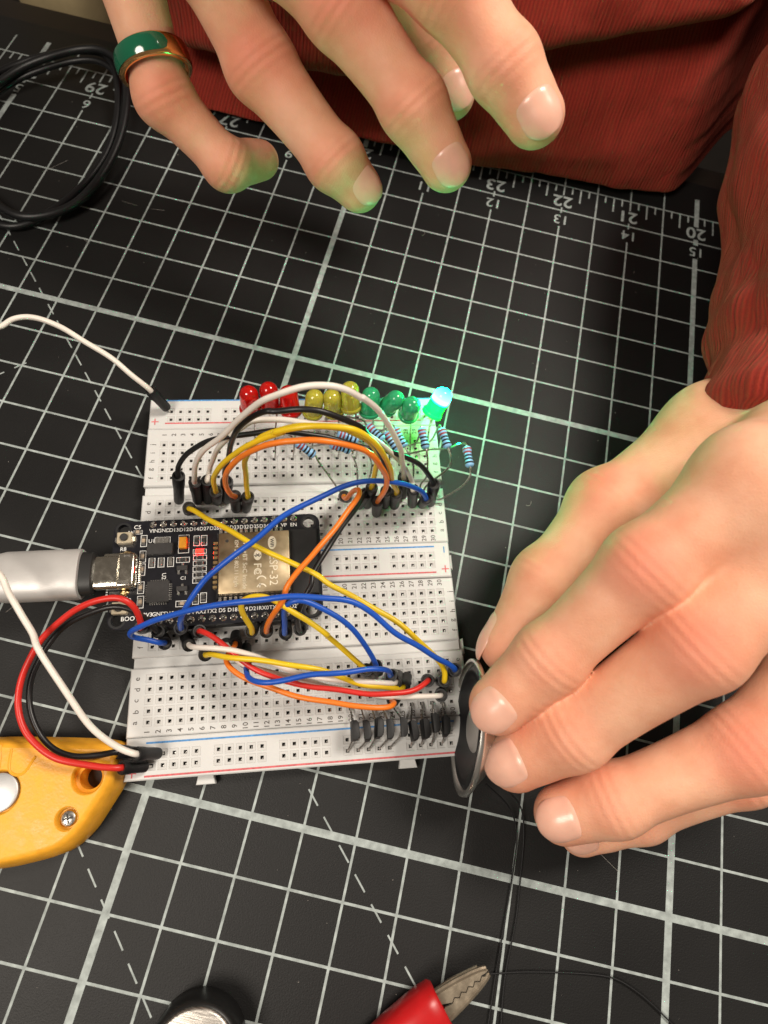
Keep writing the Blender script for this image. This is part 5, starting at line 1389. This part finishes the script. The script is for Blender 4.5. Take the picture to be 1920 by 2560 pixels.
NAILS = {'top': {'index': [49.66, 144.939, 81.122], 'middle': [34.989, 144.053, 65.11], 'ring': [15.45, 146.232, 52.864], 'thumb': [32.704, 180.91, 55.689]}, 'left': {'index': [69.702, 32.779, 38.741], 'middle': [75.166, 23.484, 30.125], 'ring': [88.79, 15.432, 28.653], 'pinky': [97.001, 12.352, 17.322], 'thumb': [69.08, 51.05, 22.1]}}
person = thing('person', 'person in a rust red knit sweater, both hands over the breadboards, one pinching the speaker', 'person', (60, 235, 0))
for side in ('top', 'left'):
    HD = HANDS[side]
    HDf = {k: v for k, v in HD.items() if k in ('index', 'middle', 'ring', 'pinky', 'thumb')}
    dors = {k: np.array(v) for k, v in HANDS[side + '_dors'].items()}
    V, F = build_hand(HDf, dors, None, .5, HANDS[side + '_palm'], None)
    ho = hand_object(V, F, HDf, dors, person, 0, .9 if side == 'top' else .7)
    for k, nc in NAILS[side].items():
        fingernail(HDf[k], nc, ho, **({'length': 1.9} if (side, k) == ('left', 'thumb') else {}))

# ------------------------------------------------------------------ ring
J = HANDS['top']['pinky']
A_, B_ = Vector(J[0][:3]), Vector(J[1][:3])
rc = Vector((-39.421, 156.423, 61.627))
ax = (B_ - A_).normalized()
ax = (ax - (rc - cam.matrix_world.translation).normalized() * .50).normalized()
rr = 8.15
rg_ = thing('finger_ring', 'gold ring with a dark green enamel inlay on the little finger', 'ring', tuple(rc))
m = frame_to(rc, ax)
hw = 2.5
part('band', lathe([(rr - .75, -hw), (rr - .2, -hw - .05), (rr + .35, -hw + .35), (rr + .55, -hw + .9), (rr + .62, 0), (rr + .55, hw - .9), (rr + .35, hw - .35), (rr - .2, hw + .05), (rr - .75, hw), (rr - .75, -hw)], 64, m), 'ringgold', rg_, smooth=50)
cv = m.inverted().to_3x3() @ (cam.matrix_world.translation - rc)
ac = math.atan2(cv.y, cv.x) + 0.550
V, F = [], []
nu, nv = 30, 7
for i in range(nu + 1):
    u = -1 + 2 * i / nu
    a = ac + u * math.radians(62)
    ww = (hw - .55) * (1 - abs(u) ** 8) ** .5 if abs(u) < 1 else 0.02
    for j in range(nv):
        q = -1 + 2 * j / (nv - 1)
        rad_ = rr + .60 + .32 * (1 - q * q) * (1 - u ** 6)
        V.append(tuple(m @ Vector((rad_ * math.cos(a), rad_ * math.sin(a), ww * q))))
for i in range(nu):
    for j in range(nv - 1):
        a = i * nv + j
        F.append((a, a + 1, a + nv + 1, a + nv))
part('enamel_inlay', (V, F), 'enamel', rg_, smooth=60)

# ------------------------------------------------------------------ sweater
def grid_obj(name, fn, us, vs, parent, mt='knit', closed=False):
    V, F, UV = [], [], []
    w = world_of(parent)
    for v in vs:
        for u in us:
            p, uv = fn(u, v)
            V.append((p[0] - w.x, p[1] - w.y, p[2] - w.z)); UV.append(uv)
    nu = len(us)
    for j in range(len(vs) - 1):
        for i in range(nu - 1):
            a = j * nu + i
            F.append((a, a + 1, a + nu + 1, a + nu))
    me = mesh(name, V, F, mt, smooth=80)
    ul = me.uv_layers.new(name='UVMap')
    for lp in me.loops:
        ul.data[lp.index].uv = UV[lp.vertex_index]
    o = obj(name, me, parent)
    return o
def fbm(x, y, z=0.0): return noise.fractal(Vector((x, y, z)), 1.0, 2.0, 4)
def sst(a, b, x):
    t = min(max((x - a) / (b - a), 0), 1)
    return t * t * (3 - 2 * t)

def torso(u, v):
    # u: millimetres along the table edge, v: height along the cloth
    x = u
    y0 = 227.0 + 7.0 * sst(30, 120, x) - 10 * sst(20, -120, x)
    zf = 27 + (x - 40) * .33           # height of the big fold
    zf = max(zf, 12)
    # lower roll
    roll = 6.0 * math.exp(-((v - zf * .42) / (zf * .42)) ** 2)
    # groove under the overhanging upper roll
    gro = 15.0 * math.exp(-((v - zf - 4) / 6.5) ** 2)
    up = 9.0 * sst(zf + 6, zf + 20, v)
    y = y0 - roll + gro - up + .20 * v + 3.2 * fbm(x * .018, v * .03, 3.1) + .9 * fbm(x * .09, v * .02, 7.7)
    # cloth turning away at the right side, then the back of the sleeve further off
    y += 46 * sst(110, 140, x + .12 * v + 4 * fbm(1.3, v * .05)) + 6 * sst(140, 190, x) + 90 * sst(-68, -98, x)
    # hem curls under at the bottom
    y += 7 * sst(7, 0, v)
    z = v * .93 - 2 + 1.2 * fbm(x * .03, 1.7, v * .02)
    if v < 7: z += (7 - v) * .25
    return (x, y, z), (u, v)
us = np.linspace(-150, 240, 196); vs = np.concatenate([np.linspace(0, 12, 14), np.linspace(13, 130, 90)])
grid_obj('sweater_front', torso, us, vs, person)

# forearm sleeve: cuff at the wrist of the hand with the speaker
SC = [Vector(p) for p in ((134.5, 103, 45), (137, 126, 46), (142, 153, 47), (146, 175, 50), (152, 205, 56), (166, 245, 66), (185, 290, 80))]
SR = [26, 28, 30, 34, 38, 44, 50]
SP = spline(SC, 12)
def sleeve_fn(path, radii, seed, cuff=True):
    L_ = len(path) - 1
    cum = [0]
    for i in range(L_): cum.append(cum[-1] + (path[i + 1] - path[i]).length)
    def fn(u, v):
        t = v * L_
        i = min(int(t), L_ - 1); f_ = t - i
        p = path[i].lerp(path[i + 1], f_)
        d = (path[min(i + 2, L_)] - path[max(i - 1, 0)]).normalized()
        s = cum[i] + (cum[i + 1] - cum[i]) * f_
        rt = v * (len(radii) - 1); k = min(int(rt), len(radii) - 2)
        r = radii[k] + (radii[k + 1] - radii[k]) * (rt - k)
        side = d.cross(Vector((0, 0, 1))).normalized(); up = side.cross(d)
        a = u * 2 * math.pi
        cx, cz = math.cos(a), math.sin(a)
        n1 = fbm(cx * 1.1 + seed, cz * 1.1, s * .014) * 4.0 * (.25 + .75 * sst(2, 30, s))
        # sagging wrinkles round the sleeve
        wr = .9 * math.sin(s * .21 + 2.2 * cx + 1.3 * fbm(cx * 1.2, cz, seed)) * sst(14, 40, s)
        # gathered cuff: vertical ruffles, drawn in 20 mm above the edge
        rf = 0
        if cuff:
            rf = (.22 * math.sin(a * 13 + 3 * fbm(cx * 2, cz * 2, s * .04)) + .12 * math.sin(a * 29 + s * .2)) * (1 - sst(4, 34, s))
            rf += 2.6 * math.exp(-((s - 30) / 6.0) ** 2) - 1.8 * math.exp(-((s - 21) / 5.0) ** 2) + 2.0 * math.exp(-((s - 6) / 4.0) ** 2)
            r -= 3.0 * sst(3, 0, s)
        rad = r + n1 + wr + rf
        q = p + side * (cx * rad) + up * (cz * rad * .82)
        return (q.x, q.y, max(q.z, .6 + .2 * (cx + 1))), (a * r * .9, s)
    return fn
us = np.linspace(0, 1, 221); vs = np.linspace(0, 1, 150)
so = grid_obj('sleeve', sleeve_fn(SP, SR, 2.3), us, vs, person)
so.modifiers.new('thickness', 'SOLIDIFY').thickness = 2.4
SC2 = [Vector(p) for p in ((-58, 204, 108), (-70, 222, 116), (-84, 246, 122), (-98, 280, 128), (-108, 330, 136))]
so2 = grid_obj('sleeve', sleeve_fn(spline(SC2, 10), [27, 31, 35, 40, 46], 5.1), us[::2], vs[::2], person)
so2.modifiers.new('thickness', 'SOLIDIFY').thickness = 1.2

# ------------------------------------------------------------------ beige cloth beyond the table edge
bg = thing('beige_cloth', 'blurred beige cloth beyond the table edge at the top left', 'cloth', (-145, 285, -40))
def cloth(u, v):
    a = u * math.pi * 2
    x = -152 + 24 * math.cos(a) * (1 + .1 * v) + v * 10
    y = 296 + 20 * math.sin(a) + 5 * fbm(u * 3, v * 2, 9)
    return (x, y, -60 + 150 * v), (u * 60, v * 100)
grid_obj('fold', cloth, np.linspace(0, 1, 41), np.linspace(0, 1, 30), bg, 'beige')
fl = part('floor', box(-2500, 2500, -2500, 2500, -760, -740), 'table')
tag(fl, 'dark floor far below the table', kind='structure')
